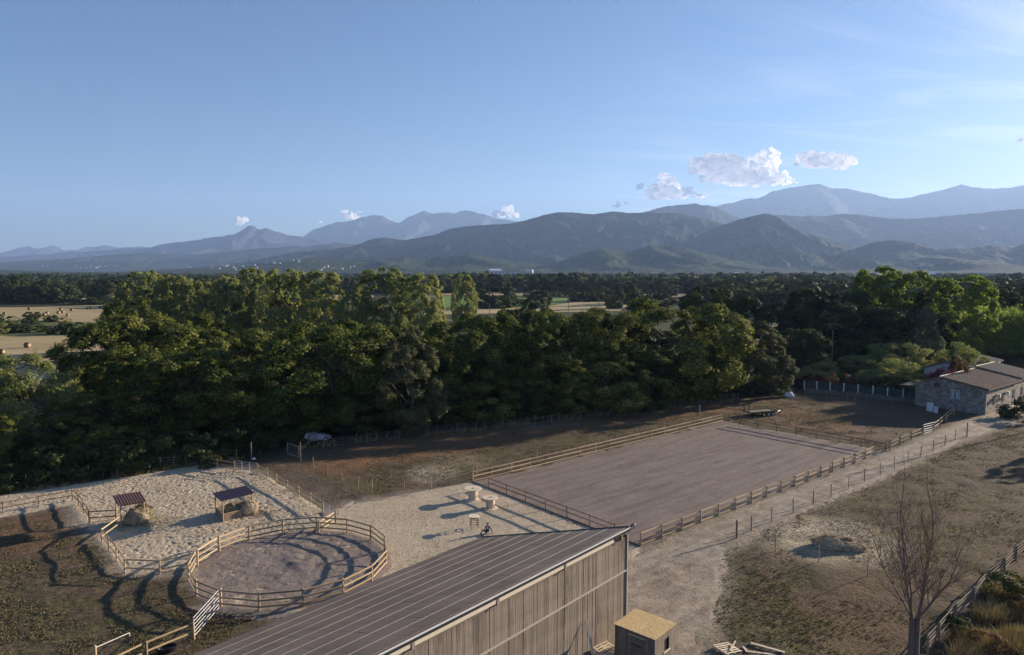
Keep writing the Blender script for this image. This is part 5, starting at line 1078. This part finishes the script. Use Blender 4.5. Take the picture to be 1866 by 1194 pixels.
for y in (.45, 1.55):
    m = MB()
    for s_ in (-.2, .2): m.box((-.05, y + s_, 1.35), (.06, .05, 1.35))
    for k in range(9): m.box((-.05, y, .78 + .145 * k), (.035, .38, .04))
    m.build('ramp', M['green_metal'], T)
m = MB()
for x in (.9, 1.7, 3.2): m.tube((x, 1.97, .66), (x, 1.97, .98), .025, .025, 6)
m.build('stake', M['green_metal'], T)
# ------------------------------------------------------------------ parked car
p = G(553, 811); T = thing('parked_car', 'old silver hatchback parked in the shade under the wood', 'car', (*p, 0), R(38))
M['car'] = plain('silver_paint', (.19, .195, .21), .3, .4, .5, .04)
side = [(0, .42), (.02, .78), (.38, 1.28), (.62, 1.36), (1.7, 1.38), (2.35, 1.0), (3.35, .86), (3.68, .66), (3.72, .38), (3.3, .24), (.3, .24)]
m = MB(); Wc = 1.6; n = len(side); vs = []
for y, ins in ((0, .0), (Wc, .0)):
    for x, z in side: k = .16 if z > .95 else (.02 if z > .5 else .0); vs.append((x, y + (k if y == 0 else -k), z))
m.add(vs, [(i, (i + 1) % n, n + (i + 1) % n, n + i) for i in range(n)] + [tuple(range(n - 1, -1, -1)), tuple(range(n, 2 * n))]); body = m.build('body', M['car'], T)
for y0, sy in ((.11, -1), (Wc - .11, 1)):
    for xs_ in (((.55, .95), (.72, 1.28), (1.22, 1.29), (1.22, .95)), ((1.30, .95), (1.30, 1.29), (1.62, 1.29), (2.1, .97))):
        m = MB(); m.add([(x, y0 - (.0 if sy < 0 else 0) + sy * (.02 + (1.29 - z) * .22), z) for x, z in xs_] + [(x, y0 + sy * (.005 + (1.29 - z) * .22), z) for x, z in xs_], [(0, 1, 2, 3), (7, 6, 5, 4), (0, 4, 5, 1), (1, 5, 6, 2), (2, 6, 7, 3), (3, 7, 4, 0)]); m.build('side_window', M['glass'], T)
m = MB(); m.add([(.04, .2, .84), (.04, 1.4, .84), (.36, 1.32, 1.29), (.36, .28, 1.29), (.02, .2, .85), (.02, 1.4, .85), (.34, 1.32, 1.31), (.34, .28, 1.31)], [(4, 5, 6, 7), (3, 2, 1, 0), (0, 1, 5, 4), (1, 2, 6, 5), (2, 3, 7, 6), (3, 0, 4, 7)]); m.build('rear_window', M['glass'], T)
m = MB(); m.add([(1.76, .24, 1.36), (1.76, 1.36, 1.36), (2.32, 1.44, 1.03), (2.32, .16, 1.03), (1.78, .24, 1.375), (1.78, 1.36, 1.375), (2.34, 1.44, 1.045), (2.34, .16, 1.045)], [(4, 5, 6, 7), (3, 2, 1, 0), (0, 1, 5, 4), (1, 2, 6, 5), (2, 3, 7, 6), (3, 0, 4, 7)]); m.build('windscreen', M['glass'], T)
for x in (.62, 2.95):
    for y in (.06, Wc - .06): m = MB(); m.tube((x, y - .09, .28), (x, y + .09, .28), .28, .28, 18); wh = m.build('wheel', M['tyre'], T); m = MB(); m.tube((x, y - .10, .28), (x, y + .10, .28), .16, .16, 12); m.build('rim', M['metal'], wh)
m = MB(); m.box((-.03, Wc / 2, .42), (.10, Wc - .08, .18)); m.build('rear_bumper', M['black'], T)
M['redlens'] = plain('red_lens', (.3, .02, .02), .3)
for y in (.16, Wc - .16): m = MB(); m.box((-.0, y, .68), (.05, .22, .14)); m.build('tail_light', M['redlens'], T)
m = MB(); m.box((-.012, Wc / 2, .62), (.02, .48, .11)); m.build('number_plate', M['white'], T)
# small litter items
def lump(name, label, cat, p, s, mat, seed=1, z=None):
    V, Fc = ICO2; d = .75 + .5 * fbm(V[:, 0] * 1.7 + seed, V[:, 1] * 1.7, V[:, 2] * 1.7, 2, seed); Vb = V * d[:, None] * s; Vb[:, 2] = np.maximum(Vb[:, 2], -s[2] * .35)
    return tag(obj(name, np_mesh(name, Vb, Fc, False), mat, None, (p[0], p[1], s[2] * .35 if z is None else z)), label, cat)
lump('white_heap', 'white sheet-covered heap at the back of the trailer field', 'heap', G(1437, 724), (.9, .55, .75), M['cloth'], 12)
lump('white_sack', 'small white sack lying left of the sheet-covered heap', 'sack', G(1411, 724), (.25, .2, .2), M['cloth'], 3)
lump('white_sack', 'white feed sack lying just left behind the white gate', 'sack', G(417, 838), (.5, .25, .2), M['cloth'], 4)
lump('stone', 'pale stone beside the tall dark post behind the white gate', 'stone', G(463, 838), (.2, .2, .2), M['white'], 5)
lump('stone', 'pale stone on the gravel edge at the left wire fence', 'stone', G(98, 884), (.25, .2, .16), M['white'], 6)
# ------------------------------------------------------------------ stone house and outbuildings
hA = np.array([.779, .627]); hN = np.array([-.627, .779]); HC = np.array([71.3, 105.2]); HW = 9.95; HL = 24
def Hp(x, y, z): q = HC + hA * x + hN * y; return Vector((q[0] - HC[0], q[1] - HC[1], z))
t = NT('rubble_stone_wall'); c = t.coord('World'); v = t.voro(t.mapping(c, (2.2, 2.2, 3.8)), 1.0, 'F1', 'Color'); e = t.voro(t.mapping(c, (2.2, 2.2, 3.8)), 1.0, 'DISTANCE_TO_EDGE'); n = t.noise(c, .6, 4)
sepc = t.n.new('ShaderNodeSeparateColor'); t.l.new(v, sepc.inputs[0])
base = t.ramp(sepc.outputs[0], [(0, (.20, .175, .15)), (.5, (.30, .27, .235)), (1, (.42, .385, .34))]); base = t.mix(t.mr(e, 0, .07, 1, 0), base, (.24, .215, .185)); base = t.mix(t.mr(n, .5, .65, 0, .4), base, (.17, .155, .12))
t.bump(t.mr(e, 0, .12), .8, .06); M['stone'] = t.fin(base, .95, 0, .2)
t = NT('roof_tiles'); c = t.coord('World'); n = t.noise(c, 1.5, 5); n2 = t.noise(c, .25, 3); M['tile'] = t.fin(t.mix(t.mr(n2, .4, .6), t.ramp(n, [(.3, (.11, .062, .045)), (.7, (.24, .15, .11))]), t.ramp(n, [(.3, (.10, .08, .065)), (.7, (.22, .17, .13))])), .9, 0, .2)
M['fibre'] = plain('fibre_cement', (.17, .14, .12), .9, 0, .2, .25); M['render'] = plain('white_render', (.5, .5, .52), .9, 0, .2, .1)
HS = thing('stone_house', 'long low rubble stone farmhouse with brown tiled roof at the right edge', 'house', (*HC, 0))
ze, za, zl, ya = 3.85, 4.95, 3.45, 6.4
m = MB(); g0 = [Hp(0, 0, 0), Hp(0, HW, 0), Hp(0, HW, zl), Hp(0, ya, za), Hp(0, 0, ze)]; g1 = [Hp(HL, 0, 0), Hp(HL, HW, 0), Hp(HL, HW, zl), Hp(HL, ya, za), Hp(HL, 0, ze)]
m.add(g0 + g1, [(0, 1, 2, 3, 4), (9, 8, 7, 6, 5), (0, 4, 9, 5), (1, 6, 7, 2)]); m.build('wall', M['stone'], HS)
def roofslope(parent, x0, x1, ya_, za_, yb, zb_, mat, org, Pf, tiles=True, pitchw=.24):
    L_ = math.hypot(yb - ya_, zb_ - za_); nrow = max(3, int(L_ / .42)); m = MB(); n = int((x1 - x0) / pitchw); vs = []
    for j in range(nrow + 1):
        for side in (0, 1):
            f = j / nrow; y = ya_ + (yb - ya_) * f; z = za_ + (zb_ - za_) * f + (.035 if side else 0)
            for i in range(n * 3 + 1): vs.append(Pf(x0 + (x1 - x0) * i / (n * 3), y, z + (.0, .05, .05)[i % 3] + .02))
    k = n * 3 + 1
    fs = [((r_) * k + i, (r_) * k + i + 1, (r_ + 1) * k + i + 1, (r_ + 1) * k + i) for r_ in range(0, 2 * nrow + 1) for i in range(k - 1)]
    m.add(vs, fs); tag(m.build('roof_tiles', mat, parent), kind='stuff')
    m = MB(); a, b, c_, d_ = Pf(x0, ya_, za_ - .03), Pf(x1, ya_, za_ - .03), Pf(x1, yb, zb_ - .03), Pf(x0, yb, zb_ - .03); up_ = Vector((0, 0, -.12)); m.add([a, b, c_, d_, a + up_, b + up_, c_ + up_, d_ + up_], [(0, 1, 2, 3), (7, 6, 5, 4), (0, 4, 5, 1), (1, 5, 6, 2), (2, 6, 7, 3), (3, 7, 4, 0)]); m.build('roof_slab', M['old_wood'], parent)
roofslope(HS, -.25, 15, ya, za + .17, -.4, ze + .10, M['tile'], HC, Hp)
roofslope(HS, -.25, 15, ya, za + .17, HW + .35, zl + .12, M['tile'], HC, Hp)
roofslope(HS, 15.05, HL + .3, ya, za + .45, -.4, ze + .3, M['fibre'], HC, Hp)
roofslope(HS, 15.05, HL + .3, ya, za + .45, HW + .35, zl + .35, M['fibre'], HC, Hp)
m = MB(); m.tube(Hp(-.25, ya, za + .22), Hp(15, ya, za + .22), .11, .11, 8); m.tube(Hp(15.05, ya, za + .5), Hp(HL, ya, za + .5), .11, .11, 8); m.build('ridge', M['sunbleached'], HS)
def hwin(x, y, z, w_, h, face, white=True, nm='window'):
    """face 'g' on the gable (x=0) or 's' on the near long side (y=0)"""
    def q(u, d, zz): return Hp(-d, y + u, zz) if face == 'g' else Hp(x + u, -d, zz)
    def bx(u0, u1, z0, z1, d0, d1):
        m = MB(); vs = [q(u, d, zz) for zz in (z0, z1) for (u, d) in ((u0, d0), (u1, d0), (u1, d1), (u0, d1))]; m.add(vs, [(3, 2, 1, 0), (4, 5, 6, 7), (0, 1, 5, 4), (1, 2, 6, 5), (2, 3, 7, 6), (3, 0, 4, 7)]); return m
    wdw = bx(-w_ / 2, w_ / 2, z, z + h, .01, .05).build(nm, M['glass'], HS)
    if white:
        for u0, u1, z0, z1 in ((-w_ / 2 - .08, -w_ / 2, z - .08, z + h + .08), (w_ / 2, w_ / 2 + .08, z - .08, z + h + .08), (-w_ / 2, w_ / 2, z + h, z + h + .08), (-w_ / 2, w_ / 2, z - .08, z)): bx(u0, u1, z0, z1, .01, .09).build('frame', M['white'], wdw)
        for s_ in (-1, 1): bx(s_ * w_ / 4 - w_ * .17, s_ * w_ / 4 + w_ * .17, z + .05, z + h - .05, .052, .075).build('shutter', M['render'], wdw)
    return wdw
def gy(px, py):      # gable position for a pixel
    best = min(np.arange(0, HW, .02), key=lambda y: abs((HC + hN * y)[0] / (HC + hN * y)[1] - (px - 933) / (F * 1.0))); return best, at(px, py, (HC + hN * best)[1])[1]
y_, z_ = gy(1750, 726); hwin(0, y_, z_ + .05, 1.0, 1.15, 'g', True)
y_, z_ = gy(1715.5, 706); hwin(0, y_, z_ + .05, .75, .65, 'g', False)
for x in (3.6, 7.4, 12.5, 16.5): hwin(x, 0, 1.3, 1.0, 1.3, 's', False)
for x in (4.6, 8.6):
    m = MB(); vs = []; m.box(Hp(x, -.3, 2.5), (.6, .4, .55), MBt); m.build('awning_box', M['white'], HS)
# white panels leaning on the gable
for (pa, pb, h, lb) in (((1688.5, 749), (1700, 751), 1.35, 'tall white door panel leaning at the left foot of the house gable'), ((1701.5, 752), (1709, 753.5), .95, 'lower white panel leaning beside the tall one at the gable')):
    a, b = G(*pa), G(*pb); d = b - a; T = tag(obj('white_sheet', unit_box().mesh('white_sheet'), M['white']), lb, 'panel'); T.location = (*((a + b) / 2), h / 2 + .02); T.rotation_euler = (R(-5), 0, math.atan2(d[1], d[0])); T.scale = (np.linalg.norm(d), .05, h)
# lean-to at the left of the gable
LT_ = thing('lean_to', 'small lean-to roof at the left corner of the stone house', 'shelter', (*(HC + hN * HW), 0)); P0 = HC + hN * HW
m = MB()
for x, y in ((.3, 2.1), (3.4, 2.1)):
    q = hA * x + hN * y; m.tube((*q, 0), (*q, 3.0), .07, .07, 6)
m.build('post', M['old_wood'], LT_)
m = MB(); q4 = [hA * a + hN * b for a, b in ((-.2, .0), (3.8, .0), (3.8, 2.5), (-.2, 2.5))]; m.add([(*q, 3.25 - .2 * (i > 1)) for i, q in enumerate(q4)] + [(*q, 3.32 - .2 * (i > 1)) for i, q in enumerate(q4)], [(3, 2, 1, 0), (4, 5, 6, 7), (0, 1, 5, 4), (1, 2, 6, 5), (2, 3, 7, 6), (3, 0, 4, 7)]); m.build('roof', M['fence_dark'], LT_)
# outbuilding behind
OC = np.array(at(1764, 681, 121)[:1] + (121.0,)); q_ = np.array([OC[0], 121.0])
def Op(x, y, z): w_ = q_ + hA * x + hN * y * .0 + hN * y; return Vector((w_[0] - q_[0], w_[1] - q_[1], z))
OB = thing('outbuilding', 'white-walled outbuilding with a grey sheet roof behind the stone house', 'house', (*q_, 0))
m = MB(); g0 = [Op(0, 0, 0), Op(0, 7, 0), Op(0, 7, 4.2), Op(0, 3.5, 5.6), Op(0, 0, 5.0)]; g1 = [Op(16, 0, 0), Op(16, 7, 0), Op(16, 7, 4.2), Op(16, 3.5, 5.6), Op(16, 0, 5.0)]; m.add(g0 + g1, [(0, 1, 2, 3, 4), (9, 8, 7, 6, 5), (0, 4, 9, 5), (1, 6, 7, 2)]); m.build('wall', M['render'], OB)
roofslope(OB, -.3, 16.3, 3.5, 5.75, -.4, 5.05, M['fibre'], None, Op); roofslope(OB, -.3, 16.3, 3.5, 5.75, 7.4, 4.2, M['fibre'], None, Op)
# plants and tubs along the sunny side of the house
for i, (px, py, s) in enumerate([(1789, 748, 1.0), (1800, 747, .7), (1812, 744, .8), (1826, 740, .8), (1838, 737, 1.0), (1853, 734, .9), (1864, 731, .9)]):
    p = G(px, py); tree('bushlight' if i % 2 else 'bush', p[0], p[1], s * 1.3, s * 1.8, ['climbing plant at the near corner of the stone house', 'small green plant at the foot of the house wall, next to the corner climber', 'weedy plant at the house wall left of the first tub', 'dark plant between the two tubs at the house wall', 'bushy plant left of the second tub', 'plant right of the second tub at the house wall', 'last plant at the house wall before the photo edge'][i], name='plant', cat='plant')
for px, py, lb in ((1821, 736, 'shallow tub at the foot of the house wall, nearer the corner'), (1849, 729, 'shallow tub at the foot of the house wall, further along')):
    p = G(px, py); m = MB(); m.lathe([(0, .05), (.5, .05), (.6, .5), (.66, .5), (.56, 0), (0, 0)], 16); tag(m.build('planter_tub', M['old_wood'], loc=(*p, .02)), lb, 'tub')
m = MB(); m.path([(*(G(1843, 742)), .12), (*(G(1856, 737)), .2), (*(G(1866, 729)), .15), (*(G(1885, 725)), .1)], .09, 8); tag(m.build('white_pipe', M['white']), 'thick white hose lying in the verge by the house at the photo edge', 'pipe')
p = G(1857, 762); tree('bush', p[0] + 1, p[1], 2.4, 5, 'dark bush beside the track opposite the stone house', name='bush', cat='bush')
wire_fence('wire_fence', 'short rusty stakes beside the track opposite the stone house', gp((1828, 764), (1836, 760), (1843, 757), (1850, 754), (1858, 750)), 1.1, .04, (.6, .95))
# utility pole right of the frame, its shadow crosses the field
def pole(x, y, h, label, grp=None, r=.13, arm=True):
    T = thing('utility_pole', label, 'pole', (x, y, 0), .4, grp); m = MB(); m.tube((0, 0, -.2), (0, 0, h), r, r * .65, 10); m.build('pole', M['old_wood'], T)
    if arm: m = MB(); m.box((0, 0, h - .35), (1.5, .09, .09)); m.build('crossarm', M['old_wood'], T)
    for s_ in ((-.65, -.25, .25, .65) if arm else (.0,)): m = MB(); m.tube((s_, 0, h - .3), (s_, 0, h - .14), .035, .03, 6); m.build('insulator', M['white'], T)
pole(75.0, 97.5, 10.5, 'wooden utility pole right of the photo, throwing the long double shadow'); 
for px, top, d, h, lb in ((1406, 700, 0, 0, ''),):
    pass
for px, top, d, lb in ((818, 540, 200, 'utility pole by the tall plane trees at the hay field, left'), (892, 556, 150, 'utility pole before the green field'), (1036, 541, 165, 'utility pole on the dry field, right of the green field'), (1091, 541, 175, 'utility pole at the middle of the dry field'), (1518, 602, 136, 'utility pole in front of the dark grove, left one'), (1658, 618, 128, 'utility pole by the feathery grey-green tree'), (211, 536, 190, 'utility pole at the right end of the hay field')):
    if px == 818: px = 300
    x, zt = at(px, top, d); pole(x, d, max(5, zt), lb, r=.10, arm=False)
# round bales on the hay fields
M['bale'] = plain('dull_straw', (.16, .11, .065), .95)
def bale(px, py, lb, s=1.0):
    p = G(px, py); T = thing('round_bale', lb, 'hay bale', (*p, 0), random.uniform(-.4, .4), 'round bales on the mown hay fields')
    m = MB(); m.tube((-.6 * s, 0, .7 * s), (.6 * s, 0, .7 * s), .7 * s, .7 * s, 16); m.build('bale', M['bale'], T); m = MB(); m.tube((-.61 * s, 0, .7 * s), (.61 * s, 0, .7 * s), .25 * s, .25 * s, 10); m.build('core', M['straw'], T)
bale(51, 634, 'round bale alone on the near hay field at the left edge', 1.1)
bale(3, 646, 'round bale cut by the left photo edge on the near hay field')
for i, (px, py) in enumerate([(8, 574), (53, 565), (86, 573), (81, 576), (107, 572), (115, 571), (111, 566), (124, 577), (160, 564), (165, 563), (200, 559), (183, 562), (130, 567), (195, 568)]):
    bale(px, py, ['leftmost round bale on the far hay field', 'round bale at the back left of the far hay field', 'round bale of the pair at the middle left, upper', 'round bale of the pair at the middle left, lower', 'left bale of the pair in the middle of the far hay field', 'right bale of the pair in the middle of the far hay field', 'bale just behind the middle pair on the far hay field', 'nearest bale in the middle of the far hay field', 'bale of the back pair on the shaded strip, left', 'bale of the back pair on the shaded strip, right', 'furthest right bale near the utility pole', 'bale on the shaded strip left of the furthest right one', 'bale on the strip edge right of the middle pair', 'bale on the strip edge nearest the wood'][i])
# far houses
def house(px, yt, yb, wpx, lb, mat='white', roof='tile'):
    d = CH * F / (yb - YH); x, H_ = at(px, yt, d); x = float(x); w_ = wpx * d / F; T = thing('distant_house', lb, 'house', (x, d, 0), random.uniform(-.4, .4), 'small houses across the valley'); l = w_ * random.uniform(.5, .8); H_ = max(3.0, float(H_)) * .82
    m = MB(); m.box((0, 0, H_ / 2), (w_, l, H_)); wl_ = m.build('wall', M[mat], T)
    m = MB(); m.add([(-w_ / 2 - .4, -l / 2 - .4, H_), (w_ / 2 + .4, -l / 2 - .4, H_), (w_ / 2 + .4, l / 2 + .4, H_), (-w_ / 2 - .4, l / 2 + .4, H_), (-w_ / 2 - .4, 0, H_ + l * .2), (w_ / 2 + .4, 0, H_ + l * .2)], [(0, 1, 5, 4), (2, 3, 4, 5), (0, 4, 3), (1, 2, 5), (3, 2, 1, 0)]); m.build('roof', M[roof], T)
    nw = 3
    for i in range(nw): m = MB(); m.box((-w_ / 2 + w_ * (i + .5) / nw, -l / 2 - .03, H_ * .55), (w_ * .12, .06, H_ * .3)); m.build('window', M['glass'], wl_)
for px, yt, yb, wpx, lb, mt, rf in [(902, 491, 502, 22, 'large white shed with pale roof in the middle of the valley', 'render', 'flash'), (935, 493, 503, 26, 'long low white building right of the large white shed', 'render', 'fibre'), (965, 491, 501, 12, 'pale building behind the long low white one', 'render', 'flash'),
    (1542, 527, 537, 20, 'white flat building left of the bright tall trees', 'render', 'fibre'), (1690, 498, 506, 22, 'white building right of the bright tall trees', 'render', 'flash'), (1706, 496, 506, 6, 'small white tower-like house beside the white building', 'render', 'flash'),
    (1362, 506, 513, 9, 'small pale house in the orchards, upper', 'render', 'tile'), (1367, 511, 518, 11, 'small white house in the orchards, lower', 'render', 'tile'), (1385, 509, 516, 8, 'small pale shed right of the orchard houses', 'render', 'fibre'), (1190, 496, 503, 14, 'white house among trees in the centre of the valley', 'render', 'tile'), (1345, 497, 503, 12, 'pale greenhouse block right of centre', 'render', 'flash'),
    (100, 503, 509, 9, 'white house beyond the left fields', 'render', 'tile'), (70, 501, 507, 7, 'small house left of the white one beyond the left fields', 'render', 'tile'), (46, 531, 541, 9, 'small grey roofed house between the left field trees', 'render', 'tile'), (1010, 495, 502, 9, 'small white house right of the long buildings', 'render', 'tile'), (1460, 506, 512, 14, 'pale long shed in the right valley', 'render', 'fibre')]:
    house(px, yt, yb, wpx, lb, mt, rf)
# village specks on the hills: small houses
from mathutils.bvhtree import BVHTree
HB = [BVHTree.FromObject(o, bpy.context.evaluated_depsgraph_get()) for o in col.objects if o.name.startswith(('hills', 'mountains'))]
def hillhit(px, py):
    d = Vector(ray(px, py)).normalized(); best = None
    for b_ in HB:
        h = b_.ray_cast(Vector((0, 0, CH)), d)
        if h[0] is not None and (best is None or h[3] < best[1]): best = (h[0], h[3])
    return None if best is None else tuple(best[0])
hv = random.Random(9); VL = 'tiny pale house of the villages scattered on the far foothills'
for (a, b, ya_, yb_, d, n, wh) in [(60, 230, 484, 490, 3300, 10, 'at the far left'), (150, 180, 488, 493, 3000, 5, 'above the pale stream'), (330, 470, 484, 491, 3200, 16, 'above the left plane trees'), (480, 560, 474, 482, 4200, 8, 'on the long slope left of centre'), (560, 700, 486, 493, 3000, 8, 'above the middle plane trees'), (60, 200, 466, 476, 6500, 5, 'high on the left foothills'), (1480, 1495, 484, 488, 2600, 2, 'low on the right foothill')]:
    for i in range(n):
        px = hv.uniform(a, b); py = hv.uniform(ya_, yb_); hit = hillhit(px, py)
        if hit is None: continue
        x, dd, z = hit; s = hv.uniform(6, 13)
        m = MB(); m.box((0, 0, 0), (s, s * .7, 10)); m.add([(-s * .55, -s * .4, 5), (s * .55, -s * .4, 5), (s * .55, s * .4, 5), (-s * .55, s * .4, 5), (-s * .55, 0, 5 + s * .25), (s * .55, 0, 5 + s * .25)], [(0, 1, 5, 4), (2, 3, 4, 5), (0, 4, 3), (1, 2, 5)])
        tag(m.build('village_house', M['render'], loc=(x, dd, z)), 'tiny pale house of the far village ' + wh, 'house', 'tiny village houses ' + wh)
# ------------------------------------------------------------------ bare tree
def bare_tree(px, py, H, label, seed=4):
    p = G(px, py); T = thing('bare_tree', label, 'tree', (*p, 0)); r = random.Random(seed); m = MB(); tips = []; cnt = [0]
    def br(a, d, L_, r0, lev):
        cnt[0] += 1; n = 3 if lev < 3 else 2; q = a; dd = d
        for i in range(n):
            dd = (dd + Vector((r.gauss(0, .10), r.gauss(0, .10), r.gauss(.05, .05)))).normalized(); q2 = q + dd * L_ / n; ra, rb = r0 * (1 - .5 * i / n), r0 * (1 - .5 * (i + 1) / n)
            m.tube(q, q2, ra, rb, 6 if lev < 2 else 3, False); q = q2
            if lev >= 1 and lev < 5:
                for _ in range(2 if lev < 4 else 1):
                    ax = Vector((r.gauss(0, 1), r.gauss(0, 1), r.gauss(0, .3))).normalized(); nd = (dd + ax * r.uniform(.35, .7)).normalized(); br(q, nd, L_ * r.uniform(.42, .66), rb * .55, lev + 1)
        if lev >= 4: tips.append(q)
        if lev < 5: br(q, (dd + Vector((r.gauss(0, .15), r.gauss(0, .15), .1))).normalized(), L_ * .7, r0 * .5, lev + 1)
    for k, (dx_, dy_, L_, r0) in enumerate([(-.10, .02, H * .42, .14), (.14, .0, H * .44, .15)]):
        b = Vector((-.12 + .25 * k, 0, -.1)); e = Vector((-.16 + .30 * k, 0, H * .28)); m.tube(b, e, r0 * 1.2, r0, 9, False)
        for dx2, dy2, f, Lf in ((dx_ * 1.4, .1, 1, 1), (dx_ * 3.2 + .1, -.3, .8, .8), (dx_ * 3.6 - .1, .35, .7, .75)): br(e, Vector((dx2, dy2, 1)).normalized(), H * .34 * Lf, r0 * .62 * f, 1)
    m.build('trunk', M['bark_red'], T)
    rg = np.random.default_rng(seed); tp = np.array([t[:] for t in tips]); n = 1700; i = rg.integers(0, len(tp), n); P = tp[i] + rg.normal(size=(n, 3)) * .10; V, Fq = leaf_quads(P, rg.normal(size=(n, 3)), np.full(n, .035), rg)
    obj('leaves', np_mesh('leaves', V, Fq), M['leaf_yellow'], T); print('bare', cnt, len(m.f)); return T
M['bark_red'] = wood('reddish_bark', (.13, .09, .07), (.24, .17, .14), 5, (6, 6, 1), rnd=.1)
bare_tree(1663, 1222, 10.6, 'nearly leafless double-stemmed tree with a few yellow leaves, bottom right')
# ------------------------------------------------------------------ grass
def inside(px, X, Y): return sdf(W2(px), X, Y) > 0
def tufts(name, label, px, n, h, w_, mat, seed, dens=None, lean=.5):
    r = np.random.default_rng(seed); P = np.array(W2(px)); lo, hi = P.min(0), P.max(0); x = r.uniform(lo[0], hi[0], n * 3); y = r.uniform(lo[1], hi[1], n * 3)
    k = sdf(W2(px), x, y) + (fbm(x, y, 0, 2, 3) - .5) > 0; k &= (fbm(x / 1.8, y / 1.8, 0, 4, seed) + r.normal(size=len(x)) * .05) > .46
    for pl_ in (YARD, ARENA, TRACK): k &= sdf(pl_, x, y) < -.15
    # not under the barn
    rx = (x - BP[0]) * -bA[0] + (y - BP[1]) * -bA[1]; ry = (x - BP[0]) * bN[0] + (y - BP[1]) * bN[1]; k &= ~((rx > -.3) & (rx < 28) & (ry > -.3) & (ry < 12.5))
    x, y = x[k][:n], y[k][:n]; n = len(x); b = 3; x = np.repeat(x, b) + r.normal(size=n * b) * w_ * 1.2; y = np.repeat(y, b) + r.normal(size=n * b) * w_ * 1.2; n *= b
    hh = h * r.uniform(.4, 1.2, n); a = r.uniform(0, 6.283, n); l = r.normal(size=(n, 2)) * lean; z0 = np.full(n, .02)
    B1 = np.stack([x + np.cos(a) * w_, y + np.sin(a) * w_, z0], 1); B2 = np.stack([x - np.cos(a) * w_, y - np.sin(a) * w_, z0], 1); Tt = np.stack([x + l[:, 0] * hh, y + l[:, 1] * hh, z0 + hh + .03], 1)
    V = np.stack([B1, B2, Tt], 1).reshape(-1, 3); return tag(obj(name, np_mesh(name, V, np.arange(3 * n).reshape(-1, 3)), M[mat]), label, 'grass', kind='stuff')
tufts('grass', 'short grass tufts of the left paddock', [(-100, 950), (160, 960), (230, 1048), (350, 1045), (400, 1110), (480, 1120), (330, 1230), (-150, 1230)], 17000, .055, .03, 'grass', 1)
tufts('grass', 'short grass tufts of the right-hand paddock', [(1300, 1000), (1880, 760), (1990, 900), (1880, 1000), (1690, 1230), (1250, 1230)], 30000, .05, .03, 'grass', 2)
tufts('grass', 'green grass patch in the right-hand paddock', [(1290, 1230), (1305, 1100), (1350, 1020), (1460, 1050), (1520, 1130), (1570, 1230)], 1300, .07, .03, 'grass_green', 3)
tufts('grass', 'short grass tufts of the brown field behind the arena', [(560, 850), (740, 800), (1150, 745), (1400, 722), (1690, 760), (1610, 820), (1316, 765), (860, 880), (700, 906), (620, 895)], 26000, .07, .04, 'grass', 4)
tufts('dry_grass', 'tall dry grass thicket at the bottom right corner', [(1720, 1230), (1760, 1150), (1800, 1095), (1866, 1060), (1990, 1000), (2100, 1230)], 30000, .75, .03, 'dry_grass', 5, lean=.35)
tufts('dry_grass', 'dry weeds along the wire fence below the wood', [(520, 812), (740, 790), (1000, 765), (1340, 722), (1340, 733), (1000, 774), (740, 800), (520, 824)], 7000, .45, .04, 'dry_grass', 6)
tufts('dry_grass', 'dry weeds along the left wire fence behind the gravel', [(-60, 895), (365, 840), (440, 835), (430, 850), (366, 850), (-60, 912)], 4500, .4, .03, 'dry_grass', 7)
tufts('grass', 'weeds along the foot of the trackside arena fence', [(1168, 1002), (1240, 970), (1613, 826), (1620, 830), (1300, 958), (1180, 1010)], 900, .25, .03, 'grass_green', 8)
for px, py, s, k, lb in ((1838, 1090, 1.6, 'bushlight', 'bright green bush growing through the dry grass at the weathered fence'), (1760, 1172, .8, 'bushlight', 'green bush at the foot of the weathered fence, lower'), (1795, 1194, 1.2, 'rust', 'brownish bush in the dry grass in the bottom right corner'), (1860, 1120, 1.1, 'rust', 'brownish bush at the right edge in the dry grass'), (1742, 1150, .9, 'bush', 'small dark plant leaning on the weathered fence')):
    p = G(px, py); tree(k, p[0], p[1], s, s * 1.5, lb, name='bush', cat='bush')
for i, (px, py) in enumerate([(377, 849), (388, 850), (400, 845), (372, 855)]):
    p = G(px, py); tree('bushlight', p[0], p[1] + .6, 1.1, 1.3, 'leafy weed by the corner post left of the white gate', 'leafy weeds at the corner of the gravel yard', name='weed', cat='plant')
p = G(729, 797); tree('bushlight', p[0], p[1] - .2, 1.0, 1.4, 'pale shoots at the foot of the forward grey-green oak', name='plant', cat='plant')
# loose stones on the gravel and track
r = np.random.default_rng(12); n = 5200; Vs, Fs, o_ = [], [], 0; Vi, Fi = ICO1; Py = np.array(YARD); x = r.uniform(Py[:, 0].min(), 12, n * 2); y = r.uniform(40, 75, n * 2); k = (sdf(YARD, x, y) > .2) & (np.hypot(x - PENC[0], y - PENC[1]) > PENR + .3); x, y = x[k][:n], y[k][:n]
for a, b in zip(x, y):
    s = r.uniform(.015, .05); Vs.append(Vi * s * [1, 1, .7] + [a, b, .045]); Fs.append(Fi + o_); o_ += len(Vi)
tag(obj('loose_stones', np_mesh('loose_stones', np.vstack(Vs), np.vstack(Fs)), M['gravel']), 'small loose stones strewn over the gravel yard', 'stones', kind='stuff')
